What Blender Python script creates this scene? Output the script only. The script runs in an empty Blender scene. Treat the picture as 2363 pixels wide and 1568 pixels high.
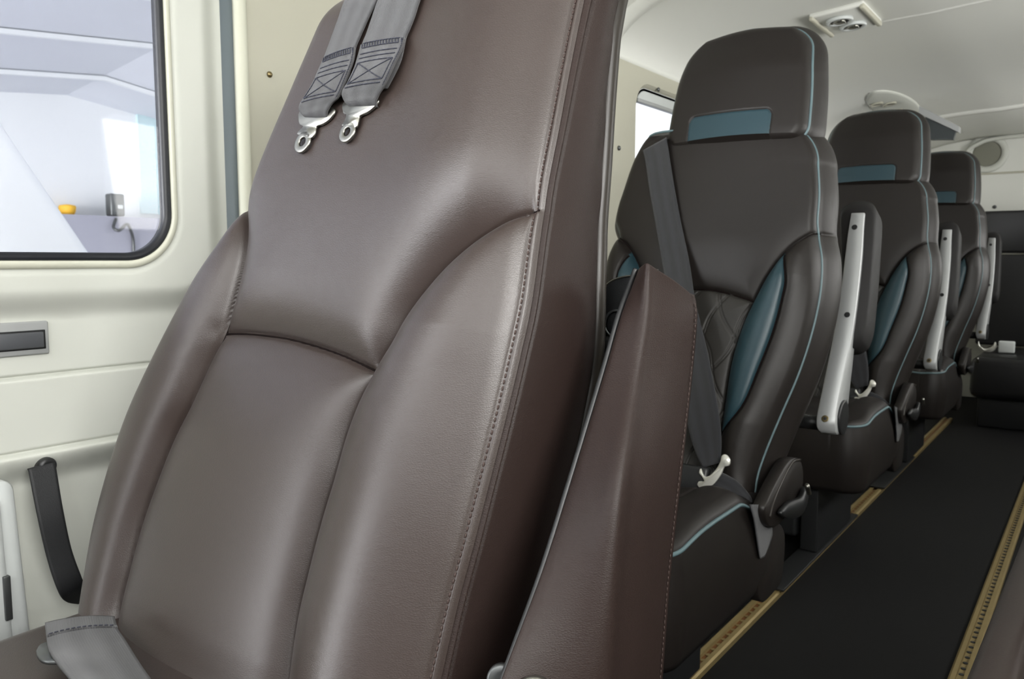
import bpy, bmesh, math, random
import numpy as np
from mathutils import Vector, Matrix

# ------------------------------------------------------------------ camera, world, light, exposure
W, H = 2363, 1568
F = 1850.0
VPX, VPY = 2560.0, 600.0
CAMZ = 0.75
sc = bpy.context.scene
COL = sc.collection
yv = np.array([VPX - W / 2, VPY - H / 2, F]); yv /= np.linalg.norm(yv)
uv_ = np.array([0, -yv[2], yv[1]]); uv_ /= np.linalg.norm(uv_)
xv = np.cross(yv, uv_)
RW = np.array([xv, yv, uv_])          # rows: world axes in (right, down, forward) camera axes
CP = np.array([0.0, 0.0, CAMZ])

cam_d = bpy.data.cameras.new('camera'); cam = bpy.data.objects.new('camera', cam_d); COL.objects.link(cam)
cam_d.sensor_width = 36; cam_d.sensor_fit = 'HORIZONTAL'; cam_d.lens = F / W * 36
cam_d.clip_start = 0.02; cam_d.clip_end = 200
r_ = RW @ np.array([1, 0, 0]); d_ = RW @ np.array([0, 1, 0]); f_ = RW @ np.array([0, 0, 1])
M = Matrix(((r_[0], -d_[0], -f_[0], 0), (r_[1], -d_[1], -f_[1], 0), (r_[2], -d_[2], -f_[2], CAMZ), (0, 0, 0, 1)))
cam.matrix_world = M
cam_d.dof.use_dof = True; cam_d.dof.focus_distance = 0.66; cam_d.dof.aperture_fstop = 18
sc.camera = cam

world = bpy.data.worlds.new('world'); sc.world = world; world.use_nodes = True
wn = world.node_tree; bg = wn.nodes['Background']
bg.inputs[0].default_value = (0.93, 0.97, 1.0, 1); bg.inputs[1].default_value = 1.7

sc.view_settings.view_transform = 'Standard'; sc.view_settings.look = 'None'
sc.view_settings.gamma = 1; sc.view_settings.use_curve_mapping = False
sc.view_settings.exposure = -0.1
sc.cycles.use_denoising = True
sc.cycles.max_bounces = 5; sc.cycles.diffuse_bounces = 3; sc.cycles.glossy_bounces = 2; sc.cycles.transparent_max_bounces = 6
sc.cycles.use_adaptive_sampling = True; sc.cycles.adaptive_threshold = .08; sc.cycles.adaptive_min_samples = 12
sc.cycles.caustics_reflective = False; sc.cycles.caustics_refractive = False
sc.cycles.sample_clamp_indirect = 6

def area(name, loc, target, sx, sy, power, color=(1, 1, 1)):
    L = bpy.data.lights.new(name, 'AREA'); L.shape = 'RECTANGLE'; L.size = sx; L.size_y = sy
    L.energy = power; L.color = color
    o = bpy.data.objects.new(name, L); COL.objects.link(o); o.location = loc
    o.rotation_euler = (Vector(target) - Vector(loc)).to_track_quat('-Z', 'Y').to_euler()
    return o
# daylight entering by the windshield, the side windows and the cargo door
area('daylight_windshield', (-0.15, -0.62, 1.26), (-0.35, 0.55, 0.85), 1.3, 0.4, 11, (1, .99, .96))
area('daylight_crew_window', (0.64, -0.02, 1.14), (-0.6, 0.6, 0.85), 0.7, 0.36, 22, (1, .99, .96))
area('daylight_cabin_window', (0.66, 2.1, 1.02), (-0.6, 2.2, 1.25), 1.6, 0.35, 20, (1, .99, .96))
area('daylight_rear_window', (0.66, 4.0, 1.0), (-0.4, 4.1, 1.25), 0.9, 0.35, 13, (1, .99, .96))
# added fill lights that brighten the hangar outside
area('hangar_wall_fill', (-3.5, 3.0, 4.6), (-9, 3.5, 1.5), 5, 3, 9500, (.97, .98, 1))  # added fill, no fixture here: whitens the hangar wall
area('hangar_roof_fill', (-5, -9, 1.2), (-6, 4, 3.2), 7, 4, 2400, (.97, .98, 1))  # added unseen fill: lifts the hangar roof and walls, no door is built

# ------------------------------------------------------------------ tracing helpers (photo pixel -> point on a real plane)
def ray(px, py): return RW @ np.array([px - W / 2, py - H / 2, F])
def onX(px, py, X): r = ray(px, py); return CP + r * X / r[0]
def onY(px, py, Y): r = ray(px, py); return CP + r * Y / r[1]
def onZ(px, py, Z): r = ray(px, py); return CP + r * (Z - CAMZ) / r[2]
def onP(px, py, p0, n):
    r = ray(px, py); n = np.asarray(n, float)
    return CP + r * np.dot(np.asarray(p0, float) - CP, n) / np.dot(r, n)
def smooth(pts, k=8, closed=False):
    P = np.asarray(pts, float); n = len(P); out = []
    rng = range(n) if closed else range(n - 1)
    for i in rng:
        if closed: a, b, c, d = P[(i - 1) % n], P[i], P[(i + 1) % n], P[(i + 2) % n]
        else: a, b, c, d = P[max(i - 1, 0)], P[i], P[i + 1], P[min(i + 2, n - 1)]
        for j in range(k):
            t = j / k
            out.append(0.5 * (2 * b + (c - a) * t + (2 * a - 5 * b + 4 * c - d) * t * t + (3 * b - a - 3 * c + d) * t ** 3))
    if not closed: out.append(P[-1])
    return np.array(out)

# ------------------------------------------------------------------ materials
def new_mat(name):
    m = bpy.data.materials.new(name); m.use_nodes = True
    nt = m.node_tree; b = nt.nodes['Principled BSDF']
    return m, nt, b
def srgb(r, g, b):
    f = lambda c: (c / 255 / 12.92) if c / 255 <= .04045 else ((c / 255 + .055) / 1.055) ** 2.4
    return (f(r), f(g), f(b), 1)
def simple(name, col, rough=.5, metal=0, spec=.5, bump=0, bscale=300, var=0.0, vscale=6, coat=0):
    m, nt, b = new_mat(name); N = nt.nodes; L = nt.links
    b.inputs['Base Color'].default_value = srgb(*col); b.inputs['Roughness'].default_value = rough
    b.inputs['Metallic'].default_value = metal; b.inputs['Specular IOR Level'].default_value = spec
    b.inputs['Coat Weight'].default_value = coat
    tc = N.new('ShaderNodeTexCoord')
    if bump:
        n = N.new('ShaderNodeTexNoise'); n.inputs['Scale'].default_value = bscale; n.inputs['Detail'].default_value = 3
        bp = N.new('ShaderNodeBump'); bp.inputs['Strength'].default_value = bump; bp.inputs['Distance'].default_value = .001
        L.new(tc.outputs['Object'], n.inputs['Vector']); L.new(n.outputs['Fac'], bp.inputs['Height']); L.new(bp.outputs[0], b.inputs['Normal'])
    if var:
        n = N.new('ShaderNodeTexNoise'); n.inputs['Scale'].default_value = vscale; n.inputs['Detail'].default_value = 4
        mx = N.new('ShaderNodeMix'); mx.data_type = 'RGBA'
        c = srgb(*col); mx.inputs[6].default_value = tuple(x * (1 - var) for x in c[:3]) + (1,); mx.inputs[7].default_value = tuple(min(1, x * (1 + var)) for x in c[:3]) + (1,)
        L.new(tc.outputs['Object'], n.inputs['Vector']); L.new(n.outputs['Fac'], mx.inputs[0]); L.new(mx.outputs[2], b.inputs['Base Color'])
    return m
def leather(name, col, rough=.42, grain=620, strength=.35, fold=.5, sheen=0.0, spec=.5):
    m, nt, b = new_mat(name); N = nt.nodes; L = nt.links
    tc = N.new('ShaderNodeTexCoord')
    v = N.new('ShaderNodeTexVoronoi'); v.feature = 'DISTANCE_TO_EDGE'; v.inputs['Scale'].default_value = grain
    nz = N.new('ShaderNodeTexNoise'); nz.inputs['Scale'].default_value = grain * .35; nz.inputs['Detail'].default_value = 3
    mp = N.new('ShaderNodeMapping'); mp.inputs['Scale'].default_value = (60, 60, 330)
    n2 = N.new('ShaderNodeTexNoise'); n2.inputs['Scale'].default_value = 1.6; n2.inputs['Detail'].default_value = 4; n2.inputs['Distortion'].default_value = .6
    n3 = N.new('ShaderNodeTexNoise'); n3.inputs['Scale'].default_value = 5; n3.inputs['Detail'].default_value = 3
    mixv = N.new('ShaderNodeMixRGB'); mixv.inputs[0].default_value = .0015
    L.new(tc.outputs['Object'], mixv.inputs[1]); L.new(nz.outputs['Color'], mixv.inputs[2])
    mv = N.new('ShaderNodeMapping'); mv.inputs['Scale'].default_value = (.55, 1, 1.25)
    L.new(tc.outputs['Object'], nz.inputs['Vector']); L.new(mixv.outputs[0], mv.inputs['Vector']); L.new(mv.outputs[0], v.inputs['Vector'])
    L.new(tc.outputs['Object'], mp.inputs['Vector']); L.new(mp.outputs[0], n2.inputs['Vector']); L.new(tc.outputs['Object'], n3.inputs['Vector'])
    cl = N.new('ShaderNodeMath'); cl.operation = 'MINIMUM'; cl.inputs[1].default_value = .25; L.new(v.outputs['Distance'], cl.inputs[0])
    b1 = N.new('ShaderNodeBump'); b1.inputs['Strength'].default_value = strength; b1.inputs['Distance'].default_value = .0007
    L.new(cl.outputs[0], b1.inputs['Height'])
    mul = N.new('ShaderNodeMath'); mul.operation = 'MULTIPLY'; L.new(n2.outputs['Fac'], mul.inputs[0]); L.new(n3.outputs['Fac'], mul.inputs[1])
    b2 = N.new('ShaderNodeBump'); b2.inputs['Strength'].default_value = fold; b2.inputs['Distance'].default_value = .0012
    L.new(mul.outputs[0], b2.inputs['Height']); L.new(b1.outputs[0], b2.inputs['Normal']); L.new(b2.outputs[0], b.inputs['Normal'])
    mx = N.new('ShaderNodeMix'); mx.data_type = 'RGBA'; c = srgb(*col)
    mx.inputs[6].default_value = tuple(x * .86 for x in c[:3]) + (1,); mx.inputs[7].default_value = tuple(x * 1.1 for x in c[:3]) + (1,)
    L.new(n3.outputs['Fac'], mx.inputs[0]); L.new(mx.outputs[2], b.inputs['Base Color'])
    b.inputs['Roughness'].default_value = rough; b.inputs['Specular IOR Level'].default_value = spec
    b.inputs['Sheen Weight'].default_value = sheen; b.inputs['Sheen Roughness'].default_value = .4
    return m
def weave(name, col, scale=900, rough=.8, stripes=0, axis=0):
    m, nt, b = new_mat(name); N = nt.nodes; L = nt.links
    uv = N.new('ShaderNodeUVMap')
    ck = N.new('ShaderNodeTexWave'); ck.bands_direction = 'X'; ck.inputs['Scale'].default_value = 9; ck.inputs['Distortion'].default_value = 1
    ck2 = N.new('ShaderNodeTexWave'); ck2.bands_direction = 'DIAGONAL'; ck2.inputs['Scale'].default_value = 14; ck2.inputs['Distortion'].default_value = .5
    mp = N.new('ShaderNodeMapping'); mp.inputs['Scale'].default_value = (1, 1, 1)
    L.new(uv.outputs[0], ck.inputs['Vector'])
    mp.inputs['Scale'].default_value = (1.2, 14, 1); L.new(uv.outputs[0], mp.inputs['Vector']); L.new(mp.outputs[0], ck2.inputs['Vector'])
    ad = N.new('ShaderNodeMath'); ad.operation = 'ADD'; L.new(ck.outputs['Fac'], ad.inputs[0]); L.new(ck2.outputs['Fac'], ad.inputs[1])
    bp = N.new('ShaderNodeBump'); bp.inputs['Strength'].default_value = .5; bp.inputs['Distance'].default_value = .0006
    L.new(ad.outputs[0], bp.inputs['Height']); L.new(bp.outputs[0], b.inputs['Normal'])
    st = N.new('ShaderNodeTexWave'); st.bands_direction = 'X'; st.inputs['Scale'].default_value = .8; st.inputs['Distortion'].default_value = 0
    L.new(uv.outputs[0], st.inputs['Vector'])
    mx = N.new('ShaderNodeMix'); mx.data_type = 'RGBA'; c = srgb(*col); k = stripes
    mx.inputs[6].default_value = tuple(x * (1 - k) for x in c[:3]) + (1,); mx.inputs[7].default_value = tuple(x * (1 + k) for x in c[:3]) + (1,)
    L.new(st.outputs['Fac'], mx.inputs[0]); L.new(mx.outputs[2], b.inputs['Base Color'])
    b.inputs['Roughness'].default_value = rough; b.inputs['Sheen Weight'].default_value = .3
    return m
MT = {}
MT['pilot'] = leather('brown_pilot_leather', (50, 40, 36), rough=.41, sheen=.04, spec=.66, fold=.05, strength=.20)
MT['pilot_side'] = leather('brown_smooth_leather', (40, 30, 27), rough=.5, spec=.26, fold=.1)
MT['pass'] = leather('dark_brown_passenger_leather', (33, 29, 27), rough=.45, strength=.2, fold=.15, spec=.36)
MT['quilt'] = leather('black_quilted_leather', (46, 44, 41), rough=.5, strength=.2, fold=.3, spec=.4)
MT['teal'] = leather('teal_leather', (39, 64, 73), rough=.42, strength=.15, fold=.1, spec=.5)
MT['pipe'] = simple('grey_teal_piping', (96, 118, 123), .45)
MT['thread'] = simple('brown_thread', (64, 50, 46), .7)
MT['dthread'] = simple('navy_thread', (44, 46, 58), .7)
MT['web'] = weave('grey_harness_webbing', (56, 56, 58), stripes=.30)
MT['belt'] = weave('charcoal_belt_webbing', (38, 39, 44), stripes=.25)
MT['steel'] = simple('brushed_steel', (150, 149, 142), .34, 1, bump=.05, bscale=900)
MT['darksteel'] = simple('dull_steel', (96, 98, 98), .4, .8)
MT['chrome'] = simple('bright_latch_metal', (232, 231, 222), .3, .35)
MT['alu'] = simple('grey_painted_aluminium', (172, 174, 174), .42, .25, bump=.04, bscale=500)
MT['brass'] = simple('brass_screw', (140, 126, 92), .35, .9)
MT['blackp'] = simple('black_plastic', (30, 31, 32), .42, bump=.1, bscale=900)
MT['blackpad'] = simple('charcoal_pad_vinyl', (36, 35, 35), .6, spec=.25, bump=.15, bscale=700)
MT['shellp'] = simple('taupe_seat_shell_plastic', (46, 42, 38), .36, spec=.35)
MT['wall'] = simple('cream_trim_panel', (208, 210, 202), .5, bump=.05, bscale=60, var=.02)
MT['wall2'] = simple('cream_grey_panel', (186, 184, 168), .55, bump=.05, bscale=60, var=.02)
MT['ceil'] = simple('ivory_headliner', (226, 227, 221), .6, bump=.06, bscale=200, var=.02, vscale=3)
MT['pillar'] = simple('grey_blue_door_post', (110, 120, 126), .4, .2)
MT['bead'] = simple('cream_bead', (212, 212, 196), .4)
MT['seal'] = simple('black_rubber_seal', (24, 26, 32), .45)
MT['white'] = simple('white_plastic', (205, 209, 208), .35)
MT['carpet'] = simple('black_carpet', (15, 15, 16), .75, spec=.22, bump=.8, bscale=700, var=.45, vscale=2.4)
MT['track'] = simple('gold_anodised_seat_track', (148, 130, 88), .45, .5, bump=.05, bscale=200, var=.2, vscale=30)
MT['trackdark'] = simple('copper_brown_channel', (120, 78, 40), .5, .4, var=.4, vscale=40)
MT['bench'] = leather('black_bench_leather', (30, 30, 31), rough=.4, strength=.2, fold=.4)
MT['hangw'] = simple('white_hangar_wall', (244, 246, 248), .7)
MT['hangc'] = simple('pale_hangar_roof', (226, 229, 236), .7, var=.12, vscale=.4)
MT['hangg'] = simple('grey_hangar_dado', (172, 172, 184), .7)
MT['wing'] = simple('white_aircraft_paint', (228, 231, 240), .3)
MT['yellow'] = simple('yellow_cover', (245, 190, 60), .6)
MT['grille'] = simple('grey_speaker_cloth', (130, 130, 118), .8, bump=.5, bscale=900)
def glass_mat():
    m, nt, b = new_mat('clear_acrylic'); N = nt.nodes; L = nt.links
    N.remove(b); tr = N.new('ShaderNodeBsdfTransparent'); gl = N.new('ShaderNodeBsdfGlossy'); gl.inputs['Roughness'].default_value = .03
    fr = N.new('ShaderNodeLayerWeight'); mx = N.new('ShaderNodeMixShader')
    pw = N.new('ShaderNodeMath'); pw.operation = 'POWER'; pw.inputs[1].default_value = 5; L.new(fr.outputs['Facing'], pw.inputs[0])
    ma = N.new('ShaderNodeMath'); ma.operation = 'MULTIPLY_ADD'; ma.inputs[1].default_value = .5; ma.inputs[2].default_value = .02; L.new(pw.outputs[0], ma.inputs[0])
    L.new(ma.outputs[0], mx.inputs[0]); L.new(tr.outputs[0], mx.inputs[1]); L.new(gl.outputs[0], mx.inputs[2])
    L.new(mx.outputs[0], N['Material Output'].inputs[0]); return m
MT['glass'] = glass_mat()
def win_bright():
    m = simple('leafy_glazing', (205, 228, 232), .5, var=.12, vscale=5); return m
MT['leafglass'] = win_bright()

# ------------------------------------------------------------------ object helpers
def tag(o, label=None, cat=None, group=None, kind=None):
    if label: o['label'] = label
    if cat: o['category'] = cat
    if group: o['group'] = group
    if kind: o['kind'] = kind
    return o
def origin_of(parent):
    p = np.zeros(3)
    while parent is not None: p = p + np.array(parent.location); parent = parent.parent
    return p
def empty(name, loc, label, cat, group=None):
    o = bpy.data.objects.new(name, None); COL.objects.link(o); o.location = loc; o.empty_display_size = .05
    return tag(o, label, cat, group)
def mk(name, V, Fc, m, parent=None, loc=None, flat=False, uvs=None):
    V = np.asarray(V, float)
    off = origin_of(parent)
    if parent is None:
        if loc is None: loc = np.array([V[:, 0].mean(), V[:, 1].mean(), V[:, 2].min()])
        off = np.asarray(loc, float)
    me = bpy.data.meshes.new(name)
    me.from_pydata((V - off).tolist(), [], Fc); me.update()
    if uvs is not None:
        ul = me.uv_layers.new(name='UVMap')
        idx = np.zeros(len(me.loops), dtype=np.int32); me.loops.foreach_get('vertex_index', idx)
        ul.data.foreach_set('uv', np.asarray(uvs, np.float32)[idx].ravel())
    if not flat: me.polygons.foreach_set('use_smooth', [True] * len(me.polygons))
    bm = bmesh.new(); bm.from_mesh(me); bmesh.ops.recalc_face_normals(bm, faces=bm.faces); bm.to_mesh(me); bm.free()
    me.materials.append(m)
    o = bpy.data.objects.new(name, me); COL.objects.link(o)
    if parent is not None: o.parent = parent
    else: o.location = off
    return o
class MB:
    def __init__(s): s.V = []; s.F = []; s.n = 0
    def add(s, V, F):
        V = [tuple(map(float, v)) for v in V]; s.V += V; s.F += [tuple(i + s.n for i in f) for f in F]; s.n += len(V); return s
    def build(s, name, m, parent=None, **k): return mk(name, s.V, s.F, m, parent, **k)
def grid_faces(nr, nc, off=0, closed=False):
    F = []
    for r in range(nr - 1):
        for c in range(nc if closed else nc - 1):
            c2 = (c + 1) % nc
            F.append((off + r * nc + c, off + r * nc + c2, off + (r + 1) * nc + c2, off + (r + 1) * nc + c))
    return F
def loft(rings, caps=True, closed=True):
    nr, nc = len(rings), len(rings[0]); V = [p for r in rings for p in r]; F = grid_faces(nr, nc, 0, closed)
    if caps: F += [tuple(range(nc))[::-1], tuple((nr - 1) * nc + i for i in range(nc))]
    return V, F
def tube(path, r, n=10, caps=True):
    P = np.asarray(path, float); T = np.gradient(P, axis=0); T /= np.linalg.norm(T, axis=1)[:, None] + 1e-12
    ref = np.array([0.13, .21, 1.0]); a = np.cross(T[0], ref); a /= np.linalg.norm(a)
    rings = []
    rr = np.broadcast_to(np.asarray(r, float), (len(P),))
    for i in range(len(P)):
        a = a - T[i] * np.dot(a, T[i]); a /= np.linalg.norm(a); b = np.cross(T[i], a)
        rings.append([P[i] + rr[i] * (a * math.cos(t) + b * math.sin(t)) for t in np.linspace(0, 2 * math.pi, n, endpoint=False)])
    return loft(rings, caps)
def ribbon(eL, eR, th, nrm, nc=10, crown=0.0):
    """a strap between two edge polylines; th thickness along nrm; returns V,F,uv"""
    eL = np.asarray(eL, float); eR = np.asarray(eR, float); n = len(eL); nrm = np.asarray(nrm, float)
    if nrm.ndim == 1: nrm = np.tile(nrm, (n, 1))
    rings = []; uv = []
    s = np.concatenate([[0], np.cumsum(np.linalg.norm(np.diff((eL + eR) / 2, axis=0), axis=1))])
    wd = np.linalg.norm(eR[0] - eL[0])
    ts = np.linspace(0, 1, nc)
    for i in range(n):
        ring = []
        for k, t in enumerate(ts): ring.append(eL[i] * (1 - t) + eR[i] * t + nrm[i] * (th + crown * (4 * t * (1 - t)))); uv.append((t, s[i] / wd))
        for k, t in enumerate(ts[::-1]): ring.append(eL[i] * (1 - t) + eR[i] * t); uv.append((t, s[i] / wd))
        rings.append(ring)
    V, F = loft(rings)
    return V, F, uv
def box_bm(x0, x1, y0, y1, z0, z1, bev=0.0, seg=3):
    bm = bmesh.new(); bmesh.ops.create_cube(bm, size=1)
    for v in bm.verts: v.co = Vector(((x0 + x1) / 2 + v.co.x * (x1 - x0), (y0 + y1) / 2 + v.co.y * (y1 - y0), (z0 + z1) / 2 + v.co.z * (z1 - z0)))
    if bev: bmesh.ops.bevel(bm, geom=bm.edges[:], offset=bev, segments=seg, profile=.5, affect='EDGES')
    V = [tuple(v.co) for v in bm.verts]; bm.verts.index_update(); Fc = [tuple(v.index for v in f.verts) for f in bm.faces]; bm.free()
    return V, Fc
def bx(name, b, m, parent=None, bev=0.003, rot=None, **k):
    V, Fc = box_bm(*b, bev)
    return mk(name, V, Fc, m, parent, flat=False, **k)
def frame_box(o, ax, sx, sy, sz, bev=.003):
    """rounded box in a local frame ax=(ex,ey,ez) centred at o"""
    V, Fc = box_bm(-sx / 2, sx / 2, -sy / 2, sy / 2, -sz / 2, sz / 2, bev)
    A = np.array(ax); return [tuple(np.asarray(o) + v[0] * A[0] + v[1] * A[1] + v[2] * A[2]) for v in V], Fc
def disc(c, nrm, r, h, n=28, r2=None, bev=.15):
    nrm = np.asarray(nrm, float); nrm /= np.linalg.norm(nrm)
    a = np.cross(nrm, [0.1, .2, 1.0]); a /= np.linalg.norm(a); b = np.cross(nrm, a); c = np.asarray(c, float)
    rings = []
    for (rr, hh) in ((r, 0), (r, h * (1 - bev)), (r * (1 - bev), h), (r * .5, h)):
        rings.append([c + nrm * hh + rr * (a * math.cos(t) + b * math.sin(t)) for t in np.linspace(0, 2 * math.pi, n, endpoint=False)])
    return loft(rings)
def ring_obj(c, nrm, r0, r1, h, n=36):
    nrm = np.asarray(nrm, float); nrm /= np.linalg.norm(nrm)
    a = np.cross(nrm, [0.1, .2, 1.0]); a /= np.linalg.norm(a); b = np.cross(nrm, a); c = np.asarray(c, float)
    rings = []
    for t in np.linspace(0, 2 * math.pi, n, endpoint=False):
        e = a * math.cos(t) + b * math.sin(t)
        rings.append([c + e * r0, c + e * r1, c + e * r1 + nrm * h * .7, c + e * (r1 * .9 + r0 * .1) + nrm * h, c + e * r0 + nrm * h])
    rings.append(rings[0]); return loft(rings, caps=False)
def polydist(P, Q):
    """distance of points P (n,2) to polyline Q (m,2)"""
    P = np.asarray(P, float); d = np.full(len(P), 1e9)
    for a, b in zip(Q[:-1], Q[1:]):
        e = b - a; L2 = e @ e + 1e-12; t = np.clip(((P - a) @ e) / L2, 0, 1)
        q = P - (a + t[:, None] * e); d = np.minimum(d, np.einsum('ij,ij->i', q, q))
    return np.sqrt(d)
def inpoly(P, poly):
    x, y = P[:, 0], P[:, 1]; ins = np.zeros(len(P), bool); n = len(poly)
    for i in range(n):
        x1, y1 = poly[i]; x2, y2 = poly[(i + 1) % n]
        c = ((y1 > y) != (y2 > y)); xi = (x2 - x1) * (y - y1) / (y2 - y1 + 1e-12) + x1
        ins ^= c & (x < xi)
    return ins
def sstep(a, b, x): t = np.clip((x - a) / (b - a), 0, 1); return t * t * (3 - 2 * t)

class Face:
    """plane frame of an upholstered face: u along world X, v up the recline, n towards the occupant"""
    def __init__(s, p0, slope, ux=(1, 0, 0)):
        s.p0 = np.asarray(p0, float); s.eu = np.asarray(ux, float)
        ev = np.array([0, slope, 1.0]); s.ev = ev / np.linalg.norm(ev); s.n = np.cross(s.eu, s.ev)
        if s.n[1] > 0 and abs(s.n[1]) > .5: s.n = -s.n
    def to(s, U, V, Wd):
        return s.p0 + np.multiply.outer(np.asarray(U), s.eu) + np.multiply.outer(np.asarray(V), s.ev) + np.multiply.outer(np.asarray(Wd), s.n)
    def tr(s, pts, off=0.0, h=None):
        out = []
        for p in pts:
            w = off
            for it in range(3 if h is not None else 1):
                q = onP(p[0], p[1], s.p0 + s.n * w, s.n); u, v = (q - s.p0) @ s.eu, (q - s.p0) @ s.ev
                if h is not None: w = off + float(h(np.array([u]), np.array([v]))[0])
            out.append((u, v))
        return np.array(out)
def pad_mesh(fr, vs, uL, uR, nc, h, depth, ngus=8, puff=0.006, dback=None, botclose=True, round_edge=.012):
    """front grid + perimeter gusset + flat back; returns V, F, (nr,nc), UV array, perimeter index list"""
    nr = len(vs); S = np.linspace(0, 1, nc); S = .5 - .5 * np.cos(np.pi * S) * (0.25) + (S - .5) * .75
    S = (S - S[0]) / (S[-1] - S[0])
    U = uL[:, None] * (1 - S) + uR[:, None] * S; Vv = np.repeat(vs[:, None], nc, 1)
    Hh = h(U.ravel(), Vv.ravel()).reshape(nr, nc)
    front = fr.to(U.ravel(), Vv.ravel(), Hh.ravel())
    F = grid_faces(nr, nc)
    per = [(r, 0) for r in range(nr)] + [(nr - 1, c) for c in range(1, nc)] + [(r, nc - 1) for r in range(nr - 2, -1, -1)] + [(0, c) for c in range(nc - 2, 0, -1)]
    pi = [r * nc + c for r, c in per]; m = len(pi)
    pu = np.array([[U[r, c], Vv[r, c]] for r, c in per]); pw = np.array([Hh[r, c] for r, c in per])
    T = np.roll(pu, -1, 0) - np.roll(pu, 1, 0); T /= np.linalg.norm(T, axis=1)[:, None] + 1e-12
    No = np.stack([-T[:, 1], T[:, 0]], 1)   # outward for this winding (left side going up -> outward is -u)
    for _ in range(40): No = (np.roll(No, 1, 0) + No + np.roll(No, -1, 0)) / 3
    Vs = [front]; base = nr * nc; prev = pi
    allF = F
    for k in range(1, ngus + 1):
        t = k / ngus; off = puff * math.sin(math.pi * min(1, t * 1.05)) if t < 1 else -.004
        w = pw * (1 - t) - depth * t
        q = pu + No * off
        Vs.append(fr.to(q[:, 0], q[:, 1], w)); cur = [base + i for i in range(m)]
        for i in range(m): j = (i + 1) % m; allF.append((prev[i], prev[j], cur[j], cur[i]))
        prev = cur; base += m
    allF.append(tuple(prev[::-1]))
    return np.concatenate(Vs), allF, (nr, nc), (U, Vv, Hh)
def sub_faces(F, keep): return [f for f, k in zip(F, keep) if k]
def compact(V, F):
    used = sorted({i for f in F for i in f}); mp = {i: k for k, i in enumerate(used)}
    return np.asarray(V)[used], [tuple(mp[i] for i in f) for f in F]

# ================================================================== CABIN SHELL
XW = -0.98; XR = 0.66; XC = (XW + XR) / 2
def struct(o, **k): o['kind'] = 'structure'; return o
Y0, Y1 = -0.85, 5.0
def section(n=26, z0=0.0):
    """cabin cross-section from left sill over the roof to the right sill"""
    pts = []
    zt = 1.400; zs = 1.235; a = .56
    left = [(XW, zs)]
    for t in np.linspace(0, math.pi / 2, n):
        x = XW + a * (1 - math.cos(t) ** .9); z = zs + (zt - zs) * math.sin(t) ** .9
        left.append((x, z))
    xa = left[-1][0]; m = [(xa + (XC - xa) * k / 6, zt + .012 * math.sin(math.pi / 2 * k / 6)) for k in range(1, 7)]
    half = left + m
    return half + [(2 * XC - x, z) for x, z in half[::-1][1:]]
SEC = section()
def roof_z(x):
    h = [p for p in SEC if p[0] <= XC + 1e-6]; return float(np.interp(x if x <= XC else 2 * XC - x, [p[0] for p in h], [p[1] for p in h]))
# ceiling: a shell with real thickness
ys = np.linspace(Y0 + .45, Y1, 60)
sec2 = []
for i, (x, z) in enumerate(SEC):
    sec2.append((x, z))
outer = [(XC + (x - XC) * 1.04, 1.0 + (z - 1.0) * 1.09 + .01) for x, z in SEC[::-1]]
ring = sec2 + outer
V, Fc = loft([[(x, y, z) for x, z in ring] for y in ys]); struct(mk('ceiling', V, Fc, MT['ceil']))
# shallow ribs between headliner panels (real raised bands)
def rib(yc, w, dz, name, m='ceil', x0=None, x1=None):
    S = [p for p in SEC if p[1] > 1.262]
    inner = []
    for i, (x, z) in enumerate(S):
        inner.append((XC + (x - XC) * (1 - dz / .8), z - dz * (1 if z > 1.24 else 0)))
    rings = []
    for y, k in ((yc - w / 2, 0), (yc - w / 2 + .006, 1), (yc + w / 2 - .006, 1), (yc + w / 2, 0)):
        rings.append([(a[0] * k + b[0] * (1 - k), y, a[1] * k + b[1] * (1 - k)) for a, b in zip(inner, S)])
    V, Fc = loft(rings, caps=False, closed=False); return struct(mk(name, V, Fc, MT[m]))
rib(1.70, .05, .012, 'trim_1'); rib(2.42, .012, .003, 'trim_2'); rib(4.1, .06, .010, 'trim_3')
# floor
V, Fc = box_bm(XW - .05, XR + .05, Y0, Y1, -.05, 0, 0); struct(mk('floor', V, Fc, MT['carpet'], flat=True))
# left wall: relief panel grid with rounded window holes
def rrect(y, z, cy, cz, hw, hh, r):
    qy = np.abs(y - cy) - (hw - r); qz = np.abs(z - cz) - (hh - r)
    return np.hypot(np.maximum(qy, 0), np.maximum(qz, 0)) + np.minimum(np.maximum(qy, qz), 0) - r
def wall_grid(name, X, ya, yb, za, zb, step, relief, holes, m, side=1):
    yy = np.linspace(ya, yb, int((yb - ya) / step)); zz = np.arange(za, zb + step * .5, step)
    for c in (-.1325, -.2185): zz = np.concatenate([zz[np.abs(zz - CAMZ - c) > .009], CAMZ + c + np.linspace(-.009, .009, 25)])
    zz = np.sort(zz)
    Yg, Zg = np.meshgrid(yy, zz); R = relief(Yg, Zg) if relief else np.zeros_like(Yg)
    V = np.stack([X + side * R, Yg, Zg], -1).reshape(-1, 3); Fc = grid_faces(len(zz), len(yy))
    keep = np.ones(len(Fc), bool)
    cen = np.array([V[list(f)].mean(0) for f in Fc])
    kb = keep.copy()
    for h in holes: d_ = rrect(cen[:, 1], cen[:, 2], *h); keep &= d_ > 0; kb &= d_ > .06
    Vb = V.copy(); Vb[:, 0] = X - side * .03     # outer skin so the wall has depth
    n = len(V)
    Fc2 = sub_faces(Fc, keep) + [tuple(i + n for i in f[::-1]) for f in sub_faces(Fc, kb)]
    V2, F2 = compact(np.concatenate([V, Vb]), Fc2)
    return struct(mk(name, V2, F2, MT[m]))
_a, _b = onX(378, 300, XW + .018), onX(250, 591, XW + .018)
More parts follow.
